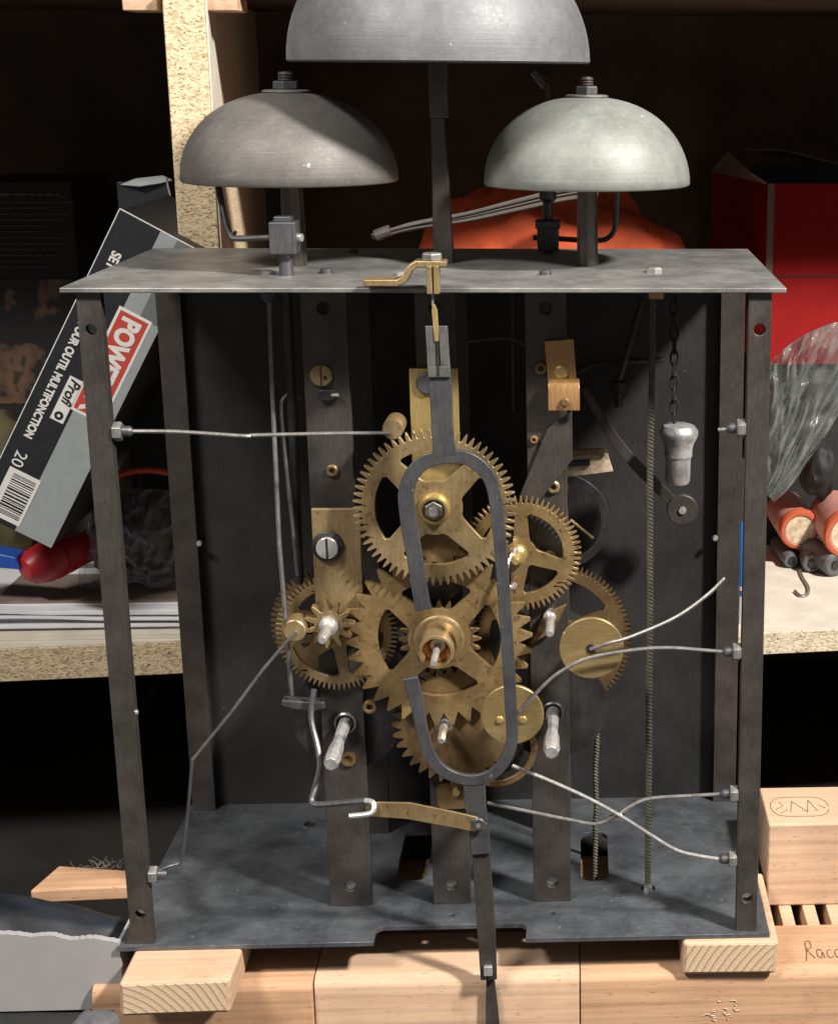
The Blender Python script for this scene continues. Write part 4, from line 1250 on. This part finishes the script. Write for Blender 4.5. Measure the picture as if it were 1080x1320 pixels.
# cords
def cord(a, b_, r, pitch, name, par):
    a, b_ = Vector(a), Vector(b_)
    n = int((b_ - a).length / pitch * 8)
    mb = MB()
    wob = lambda f: Vector((noise.noise(Vector((f * 5, r, 0))), noise.noise(Vector((f * 5, r, 9))), 0)) * 1.1 * math.sin(math.pi * f)
    for ph in (0, math.pi):
        mb.tube([a + (b_ - a) * (i / n) + wob(i / n) + Vector((math.cos(2 * math.pi * i / 8 + ph), math.sin(2 * math.pi * i / 8 + ph), 0)) * r * .55 for i in range(n + 1)], r * .62, 5)
    return mb.build(name, 'cord', par, 0, 180)
cd1 = cord((89.4, 45, H - T - 4), (88.7, 43, -3), 1.35, 3.4, 'gut_cord', CK)
q = W(845, 384, 45)
MB().prism(rrect(q.x - 3.2, H - T - 8, q.x + 3.2, H - T, .6, 2), 42, 48, 'xz', [circle(q.x, H - T - 4, 1.6, 12)]).build('anchor_block', 'copper', CK, .2)
MB().lathe([(0, 0), (3.4, 0), (3.4, .8), (2.2, 1.4), (0, 1.4)], (88.7, 42.4, -2.4), (0, 0, 1), 14).build('knot_washer', 'brass_dull', CK)
MB().lathe([(0, 0), (2.2, 0), (2.2, 2.2), (0, 2.2)], (88.7, 40.6, 0), (0, 0, 1), 6).build('knot_nut', 'bright_steel', CK)
q = W(769, 930, 75)
cord((q.x, 75, q.z), (64.6, 72, -12), 1.2, 3.2, 'gut_cord', CK)
MB().tube(wpath([(768, 935, 75), (775, 905, 70), (774, 880, 60), (768, 850, 50)]), 1.0, 8).build('cord_tail', 'dark_steel', CK)

# ================================================================== things that hang from the movement
t = thing('chain_weight', 'small grey zinc weight hanging on a dark chain inside the frame', 'weight', W(875, 622, 98))
yc = 98
a = Vector((W(868, 380, yc).x, yc, H - T))
b_ = W(869, 548, yc)
nl = 13
for k in range(nl):
    f = (k + .5) / nl
    c = a + (b_ - a) * f
    hl = (a - b_).length / nl * .66
    pts = []
    for i in range(13):
        an = 2 * math.pi * i / 12
        off = (Vector((1, 0, 0)) if k % 2 else Vector((.35, .94, 0))) * math.cos(an) * 1.7
        pts.append(c + off + Vector((0, 0, math.sin(an) * hl)))
    MB().tube(pts, .55, 6).build('chain_link', 'black_rubber', t)
c = W(875, 548, yc)
MB().lathe([(0, .6), (4, .8), (7.2, -.2), (8.8, -2.4), (9.0, -4.0), (8.4, -5.8), (7.2, -8.2), (6.5, -11), (6.5, -14.5), (6.0, -15.2), (5.9, -16), (5.8, -26), (5.0, -27.6), (0, -28)], c, (.02, 0, 1), 32).build('body', 'zinc', t)
# pendulum loop
YL = -6.0
t = thing('pendulum_loop', 'blue grey steel pendulum loop hanging before the brass wheels', 'pendulum', W(628, 1262, YL))
path = [(546, 786, 21), (541, 760, 21), (535, 720, 21), (528, 680, 21.5), (524, 650, 21.5), (524, 632, 21), (531, 612, 20), (545, 597, 19), (563, 590, 18.5), (583, 588, 18), (603, 591, 18), (620, 602, 18), (632, 618, 18), (637, 636, 17), (641, 664, 17), (646, 718, 17), (650, 775, 17), (655, 850, 16.5), (658, 905, 16.5), (660, 945, 16.5), (657, 965, 16.5), (648, 984, 16), (632, 999, 15.5), (609, 1005, 15), (586, 1001, 15.5), (566, 989, 16), (552, 969, 17), (544, 940, 16), (537, 905, 18), (529, 873, 21)]
sm = spline(path, 5)
MB().ribbon([(*W(u, v, YL), L(w_, YL)) for u, v, w_ in sm], 2.4).build('loop', 'strap_steel', t, .35)
MB().ribbon([(*W(565, 462, YL + .1), L(29, YL)), (*W(568, 500, YL + .1), L(29, YL)), (*W(570, 550, YL + .1), L(28, YL)), (*W(572, 575, YL + .1), L(29, YL)), (*W(573, 588, YL + .1), L(34, YL))], 2.7).build('stem', 'strap_steel', t, .35)
fk = MB()
for du0, du1 in ((0, 12), (17, 29)):
    fk.prism([(W(u, v, YL - 1.6).x, W(u, v, YL - 1.6).z) for u, v in ((548 + du0, 420), (548 + du1, 420), (551 + du1, 472), (551 + du0, 472))], YL - 2.2, YL - 1.4)
fk.prism([(W(u, v, YL - 1.6).x, W(u, v, YL - 1.6).z) for u, v in ((551, 472), (580, 472), (581, 486), (552, 486))], YL - 2.4, YL - 1.3)
fk.build('fork', 'rod_steel', t, .25)
MB().ribbon([(*W(u, v, YL + .2), L(w_, YL)) for u, v, w_ in ((611, 1010, 30), (613, 1040, 29), (618, 1075, 28), (620, 1100, 26.5))], 2.2).build('lower_strap', 'strap_steel', t, .35)
MB().ribbon([(*W(u, v, YL + 1.6), L(w_, YL)) for u, v, w_ in ((616, 1070, 24), (620, 1100, 25), (627, 1200, 26), (630, 1262, 23.5))], 2.0).build('lower_strap', 'pillar_steel', t, .35)
q = W(629, 1251, YL)
MB().box(q.x - 1.8, q.x + 1.8, YL - 1.2, YL + 2.8, q.z - 2.2, q.z + 2.2).build('hook_pin', 'bright_steel', t, .3)
MB().ribbon([(*W(u, v, YL + 4.2), L(w_, YL)) for u, v, w_ in ((631, 1240, 12), (632, 1262, 12), (634, 1300, 18), (636, 1345, 22))], 1.4).build('rod', 'pillar_steel', t, .3)
# suspension bracket: bolted on the plate
sb = MB().ribbon([(*W(470, 363, -3), 2.6), (*W(513, 363, -3), 2.6), (*W(522, 359, -3), 2.8), (*W(530, 344, -3), 2.8), (*W(538, 339, -3), 2.6), (*W(576, 339, -3), 2.2)], 10).build('suspension_bracket', 'brass', CK, .5)
q = W(557, 338, -3)
nut_profile(MB(), Vector((q.x, -3, q.z + .6)), (0, 0, 1), 4.2, 3.0).build('bolt', 'wire_steel', sb, .3)
a, b_ = W(550, 342, -6), W(567, 378, -6)
MB().box(a.x, a.x + 2.1, -9.2, -2, b_.z, a.z).build('suspension_cheek', 'brass', sb, .3)
MB().box(b_.x - 2.1, b_.x, -9.2, -2, b_.z, a.z).build('suspension_cheek', 'brass', sb, .3)
MB().box(a.x + 2.1, b_.x - 2.1, -7.5, -4, b_.z + 1, a.z).build('suspension_cheek', 'brass_dull', sb, .2)
MB().hexa([(*W(556.5, 396, -6.4),), (*W(559.5, 396, -6.4),), (*W(559.5, 396, -6),), (*W(556.5, 396, -6),), (*W(556, 376, -6.4),), (*W(559, 376, -6.4),), (*W(559, 376, -6),), (*W(556, 376, -6),)]).build('suspension_spring', 'wire_steel', sb)
MB().ribbon([(*W(559, 393, -7.0), 1.0), (*W(560, 400, -7.0), 2.2), (*W(562, 425, -8.0), 2.0), (*W(563, 440, -8.2), 1.4)], 1.4).build('suspension_pin', 'brass_bright', sb, .2)
MB().tube([W(563, 438, -8.0), W(565, 484, -8.4)], .5, 6).build('suspension_pin', 'dark_steel', sb)
